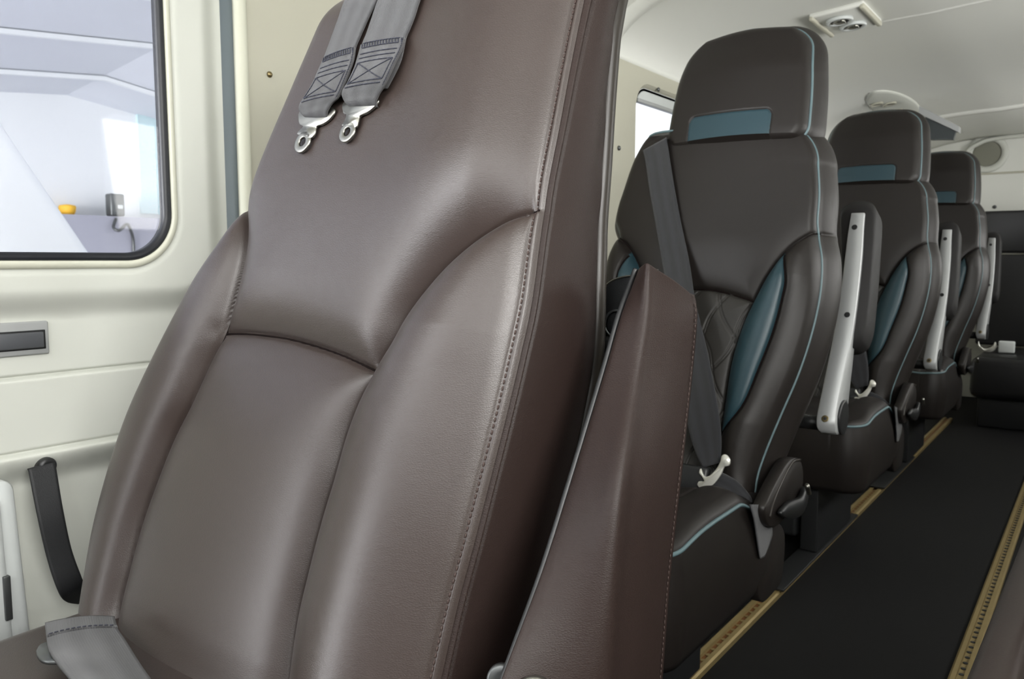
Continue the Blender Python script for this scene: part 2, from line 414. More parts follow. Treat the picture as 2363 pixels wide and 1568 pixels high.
WIN1 = (.20, (_b[2] - CAMZ + .68) / 2, _a[1] - .20, (.68 - _b[2] + CAMZ) / 2, .055)
def relief_fwd(y, z):
    WIN1_ = WIN1
    z = z - CAMZ
    d = rrect(y, z, .20, WIN1[1], .432, WIN1[3] + .050, .06)         # window surround plateau
    r = .018 * (1 - sstep(-.012, .024, d))
    di = rrect(y, z, WIN1[0], WIN1[1], WIN1[2] + .0165, WIN1[3] + .0165, WIN1[4] + .0165)        # fine groove round the inner bead
    r -= .0035 * np.exp(-(di / .0024) ** 2)
    r += .004 * (1 - sstep(-.134, -.131, z))            # stepped lower trims
    r += .006 * (1 - sstep(-.221, -.216, z))
    r -= .006 * np.exp(-((z + .1325) / .0022) ** 2); r -= .006 * np.exp(-((z + .2185) / .0024) ** 2)
    r -= .024 * (1 - sstep(-.262, -.222, z)) 
    return r
wh1 = (WIN1[0], WIN1[1] + CAMZ, WIN1[2] + .003, WIN1[3] + .003, WIN1[4])
WY = .662
wall_grid('wall_left_door', XW, -.45, WY, .02, CAMZ + .70, .0030, relief_fwd, [wh1], 'wall')
bx('trim_4', (XW - .035, XW - .004, .660, .686, 0.0, 1.28), MT['pillar'], bev=.002)['kind'] = 'structure'
V, Fc = tube([(XW - .002, .694, .0), (XW - .002, .694, 1.3)], .010, 14); struct(mk('trim_5', V, Fc, MT['bead']))
W2 = (2.10, 1.055, .245, .135, .06); W3 = (3.3, 1.06, .24, .16, .06)
def relief_aft(y, z):
    r = np.zeros_like(y)
    for w in (W2, W3): r += .010 * (1 - sstep(0.0, .03, rrect(y, z, *w))) * 0 - .012 * np.exp(-np.maximum(rrect(y, z, *w), 0) / .012)
    r -= .003 * np.exp(-((y - 1.62) / .004) ** 2)
    return r + .01
wall_grid('wall_left', XW, .712, Y1, .0, 1.24, .016, lambda y, z: np.zeros_like(y), [], 'wall2') if False else None
# aft wall in strips round its two windows so the openings have smooth edges
def ring_pts(w, n=48, grow=0):
    cy, cz, hw, hh, r = w; hw += grow; hh += grow; r += grow; P = []
    for q, (sy, sz) in enumerate(((1, 1), (-1, 1), (-1, -1), (1, -1))):
        for k in range(n // 4):
            t = math.pi / 2 * (q + k / (n / 4 - 1) * 1.0)
            P.append((cy + sy * (hw - r) + r * math.cos(t), cz + sz * (hh - r) + r * math.sin(t)))
    return P
def wall_with_holes(name, X, ya, yb, za, zb, wins, m, side=1, depth=.035, tuck=.012):
    mb = MB(); edges = [ya]
    wins = sorted(wins); cuts = [(w[0] - w[2] - .05, w[0] + w[2] + .05) for w in wins]
    y = ya
    def quad(y0, y1, z0, z1):
        mb.add(*box_bm(min(X, X - side * depth), max(X, X - side * depth), y0, y1, z0, z1))
    for w, (a, b) in zip(wins, cuts):
        if a > y: quad(y, a, za, zb)
        zl, zh = w[1] - w[3] - .05, min(w[1] + w[3] + .05, zb)
        quad(a, b, za, zl)
        if zb > zh: quad(a, b, zh, zb)
        inner = ring_pts(w); outerp = []
        cy, cz = w[0], w[1]
        for (py, pz) in inner:
            dy, dz = py - cy, pz - cz; k = min(((w[2] + .05) / abs(dy)) if abs(dy) > 1e-6 else 9, ((zh - cz) / dz) if dz > 1e-6 else 9, ((cz - zl) / -dz) if dz < -1e-6 else 9)
            outerp.append((cy + dy * k, cz + dz * k))
        for q_ in range(4):
            sy, sz = ((1, 1), (-1, 1), (-1, -1), (1, -1))[q_]; cc_ = (cy + sy * (w[2] + .05), zh if sz > 0 else zl)
            kk = min(range(q_ * 12, q_ * 12 + 12), key=lambda i_: math.hypot(outerp[i_][0] - cc_[0], outerp[i_][1] - cc_[1])); outerp[kk] = cc_
        g = ring_pts(w, grow=.010)
        rings = []
        for i in range(len(inner)):
            a_, b_, c_ = outerp[i], g[i], inner[i]
            rings.append([(X, *a_), (X, *b_), (X - side * tuck * .4, (b_[0] + c_[0]) / 2, (b_[1] + c_[1]) / 2), (X - side * tuck, *c_), (X - side * depth, *c_), (X - side * depth, *a_)])
        rings.append(rings[0]); mb.add(*loft(rings, caps=False)); y = b
    quad(y, yb, za, zb)
    return struct(mb.build(name, MT[m], flat=True))
wall_with_holes('wall_left', XW, .702, Y1, 0, 1.30, [W2, W3], 'wall2')
WR = [(-.02, 1.06, .34, .2, .06), (1.55, 1.06, .24, .17, .06), (2.5, 1.06, .24, .17, .06), (3.9, 1.06, .3, .17, .06)]
wall_with_holes('wall_right', XR, Y0 + .1, Y1, 0, 1.30, WR, 'wall2', side=-1)
# rear wall
V, Fc = box_bm(XW - .04, XR + .04, Y1, Y1 + .04, 0, 1.6); struct(mk('wall_back', V, Fc, MT['ceil'], flat=True))
# rear wall trims: horizontal moulding and arch
bx('trim_6', (XW, XR, Y1 - .008, Y1 + .002, CAMZ + .452, CAMZ + .462), MT['wall2'], bev=.002)['kind'] = 'structure'
arch = [(x, Y1 - .02, z) for x, z in [(-.66, CAMZ + .40), (-.655, CAMZ + .56), (-.60, CAMZ + .615), (-.5, CAMZ + .638), (-.16, CAMZ + .645), (.18, CAMZ + .638), (.28, CAMZ + .615), (.335, CAMZ + .56), (.34, CAMZ + .40)]]
# glazing units
def window_unit(name, w, X, side, seal=.012, bead=True, shade=None):
    t = bpy.data.objects.new(name, None); COL.objects.link(t); t.location = (X, w[0], w[1]); t['kind'] = 'structure'
    g = ring_pts(w, 64, -.001)
    mb = MB(); Xg = X - side * (-.014 if bead else .018)
    V = [(Xg, y, z) for y, z in g] + [(Xg - side * .004, y, z) for y, z in g]; n = len(g)
    mk('pane', V, [tuple(range(n)), tuple(range(n, 2 * n))[::-1]] + [(i, (i + 1) % n, n + (i + 1) % n, n + i) for i in range(n)], MT['glass'], t, flat=True)
    def prof(pr, name, m):
        rings = []
        base = ring_pts(w, 64); cy, cz = w[0], w[1]
        for k in range(len(base)):
            rings.append([(X + side * dx, *ring_pts(w, 64, gr)[k]) for gr, dx in pr])
        rings.append(rings[0]); V, Fc = loft(rings, caps=False); return mk(name, V, Fc, MT[m], t)
    sl = [(-.009, -.016), (-.009, .004), (-.006, .010), (0, .011), (.003, .006), (.003, -.016)]
    if bead:
        sl = [(-.004, .008), (-.004, .0165), (-.002, .0190), (.003, .0195), (.0055, .0185), (.0055, .008)]
        prof(sl, 'rubber_seal', 'seal')
        prof([(.0050, .010), (.0055, .0185), (.0065, .0205), (.009, .0212), (.012, .0205), (.0145, .0185), (.0155, .012)], 'bead', 'bead')
    else: prof([(-.009, -.018), (-.009, -.012), (-.006, -.010), (0, -.010), (.003, -.012), (.003, -.018)], 'rubber_seal', 'seal')
    return t
window_unit('window_1', (WIN1[0], WIN1[1] + CAMZ, WIN1[2], WIN1[3], WIN1[4]), XW, 1)
w2 = window_unit('window_2', W2, XW, 1, bead=False); window_unit('window_3', W3, XW, 1, bead=False)
for i, w in enumerate(WR): window_unit('window_%d' % (4 + i), w, XR, -1, bead=False)
# pull-down shade in window 2 (white panel with a grey rail)
bx('window_shade', (XW - .016, XW - .010, W2[0] - .235, W2[0] + .235, 1.158, 1.22), MT['white'], w2, bev=.002)
bx('shade_rail', (XW - .018, XW - .004, W2[0] - .235, W2[0] + .235, 1.150, 1.160), MT['alu'], w2, bev=.002)
# front: instrument panel, windshield posts
bx('wall_front', (XW - .03, XR + .03, -.95, -.80, 0, .93), MT['blackp'], bev=.02)['kind'] = 'structure'
for i, x in enumerate((XW + .01, XC, XR - .01)):
    V, Fc = tube([(x, -.88, .9), (x * .95, -.40, 1.38)], .025, 12); struct(mk('trim_%d' % (8 + i), V, Fc, MT['wall2']))

# wall fittings --------------------------------------------------------
def dome_screw(name, c, nrm, r, m, label, cat='screw', parent=None, group=None):
    c = np.array(c, float); nrm = np.array(nrm, float); a = np.cross(nrm, [.1, .2, 1.]); a /= np.linalg.norm(a); b = np.cross(nrm, a)
    rings = [[c + nrm * r * .8 * math.sin(ph) + r * math.cos(ph) * (a * math.cos(t) + b * math.sin(t)) for t in np.linspace(0, 2 * math.pi, 16, endpoint=False)] for ph in np.linspace(0, 1.4, 6)]
    V, Fc = loft(rings); o = mk(name, V, Fc, MT[m], parent)
    if label: tag(o, label, cat, group)
    return o
s = onX(622, 172, XW + .001); dome_screw('screw', s, (1, 0, 0), .0045, 'brass', 'small domed screw on the grey cream panel left of the shoulder straps')
for p, lb in (((1519, 207), 'tiny screw in the wall panel above the small window beside the first headrest'), ((1428, 342), 'tiny screw in the wall panel between the front seat and the window behind it')):
    s = onX(*p, XW + .001); dome_screw('screw', s, (1, 0, 0), .006, 'darksteel', lb)
# flush switch / ashtray plate
a0, a1 = onX(0, 757, XW + .004), onX(115, 812, XW + .004)
t = empty('ashtray', (XW, a1[1] - .045, a1[2]), 'small grey rectangular ashtray with silver surround set in the cream door panel', 'ashtray')
yb, ya = a1[1], a1[1] - .10; zb, zt_ = a1[2] - .002, a1[2] + .036
bx('surround', (XW - .002, XW + .0045, ya, yb, zb, zt_), MT['alu'], t, bev=.002)
bx('recess', (XW + .003, XW + .0052, ya + .006, yb - .004, zb + .006, zt_ - .010), MT['blackp'], t, bev=.0008)
bx('lid', (XW + .004, XW + .0085, ya + .009, yb - .007, zb + .008, zt_ - .012), simple('graphite_lid', (98, 100, 104), .4, .4), t, bev=.0015)
# black pull strap
eL = smooth([onX(63, 1085, XW + .012), onX(66, 1092, XW + .016), onX(85, 1190, XW + .03), onX(108, 1290, XW + .035), onX(132, 1362, XW + .04), onX(150, 1388, XW + .03), onX(178, 1394, XW + .01)], 6)
eR = smooth([onX(120, 1066, XW + .012), onX(126, 1075, XW + .016), onX(142, 1170, XW + .03), onX(162, 1265, XW + .035), onX(187, 1335, XW + .04), onX(196, 1358, XW + .03), onX(200, 1385, XW + .01)], 6)
t = empty('door_pull_strap', (XW, eL[0][1], eL[-1][2]), 'black webbing pull strap hanging on the cream door panel beside the front seat', 'strap')
V, Fc, uv = ribbon(eL, eR, .003, (1, 0, 0)); o = mk('webbing', V, Fc, simple('black_webbing', (30, 31, 33), .6, bump=.3, bscale=900), t, uvs=uv)
V, Fc = disc(onX(97, 1072, XW + .000), (1, 0, 0), .010, .017); mk('anchor_bolt', V, Fc, MT['blackp'], t)
# white box at the door's foot
b0, b1 = onX(80, 1420, XW + .022), onX(40, 1105, XW + .02)
t = empty('map_pocket', (XW, b0[1] - .05, b0[2] - .10), 'white plastic storage box low on the door beside the seat cushion', 'box')
def slope_box(name, y0, y1t, y1b, z0, z1, x0, x1, m, par, r=.012):
    P = [(y0, z0), (y1b, z0)] + [(y1t - r + r * math.cos(a), z1 - r + r * math.sin(a)) for a in np.linspace(0, math.pi / 2, 6)] + [(y0, z1)]
    V, Fc = loft([[(x, y, z) for y, z in P] for x in (x0, x1 - .004)] + [[(x1, y * .985 + .015 * y0, z - .002 * (z > z0 + .1)) for y, z in P]]); return mk(name, V, Fc, MT[m], par)
slope_box('box_body', b0[1] - .14, b1[1] - .004, b0[1], b0[2] - .12, b1[2], XW - .02, XW + .022, 'white', t)
slope_box('box_lid', b0[1] - .135, b1[1] - .020, b0[1] - .022, b0[2] - .11, b1[2] - .012, XW + .02, XW + .027, 'white', t)
q = onX(18, 1390, XW + .027)
bx('latch', (XW + .024, XW + .031, q[1] - .004, q[1] + .003, q[2] - .02, q[2] + .03), MT['darksteel'], t, bev=.001)

# ================================================================== OUTSIDE (hangar seen through the crew window)
HX = -9.0
V, Fc = box_bm(HX - .2, HX, -12, 8.3, 0.2, 7, 0); mk('hangar_wall', V, Fc, MT['hangw'], flat=True)['kind'] = 'structure'
zd = onX(250, 502, HX)[2]
V, Fc = box_bm(HX, HX + .28, -12, 8.3, -1.4, zd, 0); mk('hangar_dado', V, Fc, MT['hangg'], flat=True)['kind'] = 'structure'
V, Fc = box_bm(-30, 12, -14, 26, -1.5, -1.4, 0); mk('hangar_floor', V, Fc, simple('hangar_concrete', (200, 200, 205), .5, var=.05, vscale=.3), flat=True)['kind'] = 'structure'
# gable roof with purlins
mb = MB()
pk = onX(155, 222, HX); 
ev0 = (HX, pk[1] - 14, pk[2] - 2.2); 
roofs = []
V = []
for x in (HX - .1, -1.6):
    V += [(x, pk[1] - 8, pk[2] - .9), (x, pk[1], pk[2] + .0), (x, pk[1] + 4, pk[2] - .53), (x, pk[1] + 4, pk[2] - .33), (x, pk[1], pk[2] + .2), (x, pk[1] - 8, pk[2] - .7)]
V = np.array(V); V[6:, 2] += .9
mb.add(V, [(0, 1, 7, 6), (1, 2, 8, 7), (3, 4, 10, 9), (4, 5, 11, 10), (0, 6, 11, 5), (2, 3, 9, 8), (0, 5, 4, 1), (1, 4, 3, 2), (6, 7, 10, 11), (7, 8, 9, 10)])
roof = mb.build('hangar_roof', MT['hangc'], flat=True); roof['kind'] = 'structure'
for k in range(6):
    x = HX + .8 + k * 1.1; dz = .9 * (x - HX) / 7.4
    V, Fc = loft([[(x + a, pk[1] + yy, pk[2] + zz + dz + b) for a, b in ((-.02, -.04), (.02, -.04), (.02, 0), (-.02, 0))] for yy, zz in ((-8, -.9), (0, 0), (4, -.53))])
    o = mk('hangar_beam', V, Fc, MT['hangw'], flat=True)
    o['kind'] = 'structure'
# glazed opening in the hangar wall
g0, g1 = onX(315, 262, HX + .02), onX(470, 500, HX + .02)
V, Fc = box_bm(HX, HX + .04, g0[1], g1[1] + 2, g1[2], g0[2], 0); o = mk('hangar_window', V, Fc, MT['leafglass'], flat=True); o['kind'] = 'structure'
# grey ground-power box, its hose, yellow cover
q0, q1 = onX(255, 446, HX + .3), onX(290, 500, HX + .3)
t = empty('dispenser', (HX + .2, (q0[1] + q1[1]) / 2, q1[2]), 'grey wall box with a pale front seen through the crew window', 'wall box')
bx('housing', (HX + .17, HX + .3, q0[1], q1[1], q1[2], q0[2]), MT['darksteel'], t, bev=.02)
bx('front_panel', (HX + .3, HX + .32, q0[1] + .07, q1[1] - .03, q1[2] + .08, q0[2] - .12), MT['white'], t, bev=.01)
h = smooth([onX(268, 505, HX + .3), onX(262, 525, HX + .35), onX(275, 532, HX + .4), onX(292, 518, HX + .4), onX(300, 528, HX + .35), onX(308, 560, HX + .3), onX(308, 640, HX + .3)], 6)
V, Fc = tube(h, .016, 8); tag(mk('hose', V, Fc, MT['darksteel']), 'thin grey hose coiled below the wall box outside the crew window', 'hose')
V, Fc = box_bm(0, 1, 0, 1, 0, 1, .0)
y0_, y1_ = onX(150, 495, HX + .25), onX(187, 495, HX + .25); c = (y0_ + y1_) / 2; hw = (y1_[1] - y0_[1]) / 2
rings = [[(HX + .13 + .10 * s_ * math.cos(a), c[1] + hw * s_ * math.sin(a), zd + zz) for a in np.linspace(0, 2 * math.pi, 20, endpoint=False)] for s_, zz in ((.7, 0), (.9, .03), (1, .08), (.9, .10), (.3, .11))]
V, Fc = loft(rings); tag(mk('yellow_basin', V, Fc, MT['yellow']), 'small yellow basin on the grey ledge outside the crew window', 'basin')
# wing strut (white, aerofoil section)
p0, p1 = onX(-40, 200, -2.2), onX(215, 590, -1.7)
A = onX(-160, 60, -2.6); B = onX(150, 640, -1.55)
cA = onX(-90, 130, -2.6); cB = onX(190, 640, -1.5)
e0 = onX(0, 285, -2.0); e1 = onX(208, 590, -2.0)
dirv = (e1 - e0) / np.linalg.norm(e1 - e0); side = np.array([0, -dirv[2], dirv[1]]); side = side / np.linalg.norm(side)
if side[2] > 0: side = -side
ring = lambda c, w: [c + side * (w * (1 - math.cos(t)) / 2 * 1.0) + np.array([1, 0, 0]) * (w * .11 * math.sin(t)) for t in np.linspace(0, 2 * math.pi, 28, endpoint=False)]
V, Fc = loft([ring(e0 - dirv * 2.2, .62), ring(e0, .62), ring(e1, .62), ring(e1 + dirv * .8, .62)])
tag(mk('wing_strut', V, Fc, MT['wing']), 'white wing strut slanting across the lower part of the crew window', 'wing strut')
# wing over the window
V, Fc = loft([[(x, yc + 1.55 * .5 * math.cos(a), 1.62 + .10 * math.sin(a) + .012 * abs(x)) for a in np.linspace(0, 2 * math.pi, 30, endpoint=False)] for x, yc in ((-1.15, .9), (-7, .9))])
tag(mk('aircraft_wing', V, Fc, MT['wing']), 'white underside of the high wing above the cabin windows', 'wing') if False else None

# ================================================================== CEILING FITTINGS
def roof_frame(px, py, dz=.002):
    """point on the headliner seen at a pixel, with its inward normal"""
    r = ray(px, py); best = None
    for k in np.linspace(.5, 6, 6000):
        p = CP + r / np.linalg.norm(r) * k
        if p[2] > roof_z(p[0]) - dz: best = p; break
    x = best[0]; e = .01; sl = (roof_z(x + e) - roof_z(x - e)) / (2 * e)
    n = np.array([sl, 0, -1.0]); n /= np.linalg.norm(n); return best, n
p, n = roof_frame(1952, 40)
ex = np.cross([0, 1, 0], n); ex /= np.linalg.norm(ex); ey = np.array([0, 1.0, 0])
t = empty('ceiling_air_vent', tuple(p), 'square white ceiling vent with two round silver eyeball nozzles above the first passenger seat', 'air vent')
V, Fc = frame_box(p + n * .004, (ex, ey, n), .135, .20, .014, .005); mk('bezel', V, Fc, MT['ceil'], t)
for sx in (-1, 1):
    V, Fc = frame_box(p + ex * sx * .062 + n * .010, (ex, ey, n), .012, .20, .014, .004); mk('side_rail', V, Fc, MT['wall2'], t)
for sy, sx in ((-.035, .008), (.038, -.008)):
    c = p + ey * sy + ex * sx + n * .012
    V, Fc = ring_obj(c, n, .024, .034, .008); e_ = mk('nozzle_ring', V, Fc, MT['white'], t)
    V, Fc = disc(c - n * .002, n, .025, .004); mk('nozzle_cup', V, Fc, MT['blackp'], e_)
    V, Fc = disc(c, n, .015, .010); mk('nozzle_ball', V, Fc, MT['steel'], e_)
    for a in range(3):
        d = ex * math.cos(a * 2.1) + ey * math.sin(a * 2.1); V, Fc = tube([c + d * .012 + n * .006, c + d * .026 + n * .006], .003, 6); mk('vane', V, Fc, MT['steel'], e_)
p, n = roof_frame(2065, 245); ex = np.cross([0, 1, 0], n); ex /= np.linalg.norm(ex)
t = empty('overhead_console', tuple(p), 'oval cream overhead unit with dark vents above the second passenger seat', 'overhead console')
def oval(c, a, b, h, m, name, par, k=1.0):
    rings = [[c + n * hh + ex * a * s_ * math.cos(q) + ey * b * s_ * math.sin(q) for q in np.linspace(0, 2 * math.pi, 40, endpoint=False)] for s_, hh in ((1, -.004), (.98, h * .6), (.90, h), (.5, h * 1.05))]
    V, Fc = loft(rings); return mk(name, V, Fc, MT[m], par)
oval(p, .075, .36, .007, 'wall', 'housing', t)
for dy, dx in ((-.11, .0), (-.17, .035), (.06, .01)):
    c = p + ey * dy + ex * dx + n * .007; V, Fc = ring_obj(c, n, .016, .026, .006); rg = mk('nozzle_ring', V, Fc, MT['wall2'], t); V, Fc = disc(c, n, .017, .003); mk('nozzle_cup', V, Fc, MT['blackp'], rg)
# dark flip-down panel behind the second headrest
c0 = [onY(2135, 270, 3.55), onY(2205, 303, 3.55), onY(2200, 322, 3.55), onY(2130, 322, 3.55)]
t = empty('ceiling_screen', tuple(c0[3]), 'small dark screen with grey top edge hanging behind the second headrest', 'screen')
V, Fc = loft([[q + np.array([0, dy, 0]) for q in c0] for dy in (0, .03)]); mk('screen_panel', V, Fc, simple('dark_green_screen', (44, 52, 54), .3), t, flat=True)
e0, e1 = onY(2120, 262, 3.54), onY(2212, 305, 3.54)
V, Fc = ribbon([e0, e1], [e0 + [0, 0, .03], e1 + [0, 0, .022]], .05, (0, 1, 0), 2)[:2]; mk('top_edge', V, Fc, MT['alu'], t, flat=True)
# rear speaker
c = onY(2278, 355, Y1); t = empty('rear_speaker', (c[0], Y1, c[2] - .08), 'round grey speaker in a cream ring on the rear wall', 'speaker')
V, Fc = ring_obj(c, (0, -1, 0), .068, .10, .014); mk('bezel', V, Fc, MT['wall'], t)
V, Fc = disc(c, (0, -1, 0), .070, .008); mk('grille', V, Fc, MT['grille'], t)
V, Fc = tube(smooth(arch, 6), .012, 8); struct(mk('trim_7', V, Fc, MT['wall']))
s = onY(2295, 478, Y1); dome_screw('screw', s, (0, -1, 0), .010, 'darksteel', 'tiny screw on the rear wall just above the black bench')

# ================================================================== PILOT SEAT
PS = Face((0, .385, CAMZ - .278), .34)
SEAMR_px = [(1362, -60), (1340, 40), (1316, 160), (1290, 300), (1262, 440), (1243, 560), (1222, 700), (1196, 820), (1163, 960), (1125, 1110), (1087, 1260), (1050, 1400), (1012, 1568), (985, 1700)]
LEFT_px = [(830, -60), (775, 15), (735, 75), (690, 175), (638, 295), (575, 435), (512, 560), (450, 655), (398, 750), (345, 855), (300, 955), (262, 1065), (228, 1190), (207, 1300), (192, 1400), (186, 1500), (190, 1700)]
ARCR_px = [(1252, 483), (1200, 482), (1150, 495), (1100, 525), (1050, 572), (1000, 640), (950, 722), (905, 800), (866, 858), (830, 930), (800, 1010), (775, 1100), (745, 1200), (712, 1330), (690, 1430), (672, 1568), (660, 1700)]
CREASE_px = [(513, 768), (570, 769), (650, 779), (720, 797), (790, 822), (866, 858)]
ARCL_px = [(545, 455), (562, 485), (568, 520), (566, 570), (555, 630), (535, 705), (513, 768), (480, 840), (440, 930), (400, 1010), (360, 1110), (325, 1210), (295, 1320), (270, 1430), (258, 1568), (255, 1700)]
def fn(poly):
    P = smooth(poly, 6); i = np.argsort(P[:, 1]); v, u = P[i, 1], P[i, 0]; return lambda x: np.interp(x, v, u)
bulge = {'f': None}
def build_traces(h, rnd=.0):
    g = {}
    g['SR'] = smooth(PS.tr(SEAMR_px, -.004, None), 6); g['SL'] = smooth(PS.tr(LEFT_px[:8], .010, None), 6); g['SL'] = smooth(np.concatenate([PS.tr(LEFT_px[:6], -.012), PS.tr(LEFT_px[6:], -.014)]) + [.004, 0], 6)
    g['AR'] = smooth(PS.tr(ARCR_px, -.004, h), 6); g['AL'] = smooth(PS.tr(ARCL_px, -.004, h), 6); g['CR'] = smooth(PS.tr(CREASE_px, -.004, h), 6)
    g['uR'] = fn(g['SR']); g['uL'] = fn(g['SL'])
    i = np.argsort(g['AR'][:, 1]); lo = g['AR']
    mono = lambda P: np.array([p for k, p in enumerate(P) if k == 0 or p[1] < P[:k, 1].min() - 1e-5])
    A = mono(g['AR']); A = A[np.argsort(A[:, 1])]; g['aR'] = lambda v: np.where(v > A[-1, 1], g['uR'](v), np.interp(v, A[:, 1], A[:, 0]))
    B = mono(g['AL']); B = B[np.argsort(B[:, 1])]; g['aL'] = lambda v: np.where(v > B[-1, 1], g['uL'](v), np.interp(v, B[:, 1], B[:, 0]))
    return g
TR = build_traces(None)
V_J = TR['CR'][0][1]          # height of the crease on the seat face
def p_bulge(u, v):
    """broad upholstery shape of the pilot backrest (no seams)"""
    uL, uR, aL, aR = TR['uL'](v), TR['uR'](v), TR['aL'](v), TR['aR'](v)
    low = 1 - sstep(V_J + .01, V_J + .17, v)
    wR, wL = np.maximum(uR - aR, 1e-4), np.maximum(aL - uL, 1e-4)
    tR = np.clip((u - aR) / wR, 0, 1); tL = np.clip((aL - u) / wL, 0, 1)
    b = .030 * np.clip(wR / .12, 0, 1) * np.clip(np.sin(np.pi * tR ** .85), 0, 1) + .022 * np.clip(wL / .14, 0, 1) * np.clip(np.sin(np.pi * tL ** .7), 0, 1)
    s = (u - uL) / (uR - uL)
    up = sstep(V_J + .02, V_J + .16, v)
    b += up * (.010 * np.sin(np.pi * np.clip(s, 0, 1)) + .012 * np.exp(-((s - .80) / .17) ** 2))
    m = (u > aL) & (u < aR)
    sc_ = (u - aL) / (aR - aL + 1e-6)
    b += (1 - sstep(V_J - .10, V_J - .0, v)) * .008 * np.sin(np.pi * np.clip(sc_, 0, 1)) * m
    return b
TR = build_traces(p_bulge)
vtop = .58
UPPER = np.concatenate([TR['AL'][:np.argmin(np.hypot(*(TR['AL'] - TR['CR'][0]).T))], TR['CR'], TR['AR'][:np.argmin(np.hypot(*(TR['AR'] - TR['CR'][-1]).T))][::-1], [(.9, TR['AR'][0][1]), (.9, 2), (-.9, 2), (-.9, TR['AL'][0][1])]])
def p_height(u, v):
    P = np.stack([u, v], 1); b = p_bulge(u, v)
    dl = [polydist(P, TR[k]) for k in ('AR', 'CR', 'AL')]; uL, uR = TR['uL'](v), TR['uR'](v); d = np.minimum.reduce(dl) + .03 * (1 - sstep(0, .010, uR - u)) + .03 * (1 - sstep(0, .012, u - uL))
    dm = np.clip(-.007 * np.log(sum(np.exp(-x / .007) for x in dl)) , 0, 1)   # smooth minimum: no ridge where seams meet
    b += (.007 * (1 - np.exp(-(dm + (d - np.minimum.reduce(dl))) / .014)) - .007)
    b -= .0036 * np.exp(-(d / .0020) ** 2)
    # the head panel is padded thicker and rolls in towards its seams
    upper = inpoly(P, UPPER); ed = sstep(-.002, .060, uR - u) * sstep(0, .05, u - uL); b += .014 * (1 - np.exp(-(dm / .026) ** 1.3)) * upper * ed
    lowp = (~upper) & (u > TR['aL'](v)) & (u < TR['aR'](v)) & (v < V_J + .02); b += .006 * (1 - np.exp(-dm / .02)) * lowp
    # left edge rolls over
    dL = np.clip((u - uL) * .93, 0, 1); r = .038
    q = np.clip(dL / r, 0, 1); b -= r * (1 - np.sqrt(np.clip(1 - (1 - q) ** 2, 0, 1)))
    dR = np.clip((uR - u) * .96, 0, 1); r = .016
    q = np.clip(dR / r, 0, 1); b -= .007 * (1 - q) ** 2
    # welt beside the seam: raised ridge between two stitch rows
    b -= .0018 * np.exp(-((dR - .0050) / .0011) ** 2)
    b += .0012 * np.exp(-((dR - .0024) / .0014) ** 2)
    dT = np.clip(vtop - v, 0, 1); r = .05; q = np.clip(dT / r, 0, 1); b -= r * (1 - np.sqrt(np.clip(1 - (1 - q) ** 2, 0, 1)))
    return b
pilot = empty('pilot_seat', (-.58, .30, 0), 'large brown leather crew seat in front with tall one-piece backrest and stitched seams', 'seat')
vs = np.linspace(-.14, vtop, 470)
GDf = lambda v: np.interp(v, [-.14, .0, PS.tr([(1200, 800)])[0][1], PS.tr([(1262, 480)])[0][1], PS.tr([(1345, 0)])[0][1], .6], [.104, .104, .097, .076, .040, .034])
V, Fc, (nr, nc), (U_, V_, H_) = pad_mesh(PS, vs, TR['uL'](vs), TR['uR'](vs), 330, p_height, .02, ngus=1)
# keep the front only, then make the side gussets as their own leather part
V = V[:nr * nc]; Fc = grid_faces(nr, nc)
back = mk('backrest', V, Fc, MT['pilot'], pilot)
TG = np.concatenate([np.linspace(0, .016, 20), np.linspace(.02, 1, 18)])
def gusset(side, name):
    col = -1 if side > 0 else 0
    rings = []
    for r in range(nr):
        u0, v0, h0 = U_[r, col], V_[r, col], H_[r, col]; G = float(GDf(v0))
        row = []
        for k, t in enumerate(TG):
            if t <= .016: dpt = t                      # metres below the seam: ridge, stitch groove
            else: dpt = .016 + (G - .016) * (t - .016) / (1 - .016)
            q = dpt / G
            o = .0005 + .010 * math.sin(math.pi * min(q, 1) * .9) ** .8 - .006 * (q > .97)
            o += .0018 * math.exp(-((dpt - .0024) / .0014) ** 2) - .0014 * math.exp(-((dpt - .0050) / .0011) ** 2) - .0025 * math.exp(-(dpt / .0011) ** 2)
            fold = .0012 * math.sin((v0 * 34 + t * 5)) * math.sin(v0 * 77 + 1.3) * sstep(.5, .9, q) * sstep(.28, .36, v0)
            row.append(PS.to(u0 + side * (o + fold), v0, h0 - dpt))
        rings.append(row)
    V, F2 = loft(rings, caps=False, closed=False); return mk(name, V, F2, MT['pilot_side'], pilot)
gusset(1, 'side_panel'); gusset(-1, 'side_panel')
GT = float(GDf(vtop)); rings = []
for c_ in range(0, nc, 3):
    u0, h0 = U_[-1, c_], H_[-1, c_]
    rings.append([PS.to(u0, vtop + .0008 + .010 * math.sin(math.pi * t * .9) ** .8 if t else vtop, h0 - GT * t) for t in np.linspace(0, 1, 10)])
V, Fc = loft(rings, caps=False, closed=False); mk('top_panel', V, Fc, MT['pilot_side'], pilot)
MT['seam'] = simple('seam_thread_shade', (20, 13, 12), .8, spec=.1)  # seam thread, coloured dark to paint the shade of its groove
for key, a_, b_ in (('AR', 0, None), ('CR', 0, None), ('AL', 4, None)):
    Q = TR[key][a_:b_]; Q = Q[(Q[:, 1] > -.135)]; k_ = (Q[:, 0] < TR['uR'](Q[:, 1]) - .001); Q = Q[k_]
    V, Fc = tube(PS.to(Q[:, 0], Q[:, 1], p_height(Q[:, 0], Q[:, 1]) + .0009), .0010, 6); mk('seam', V, Fc, MT['seam'], pilot)
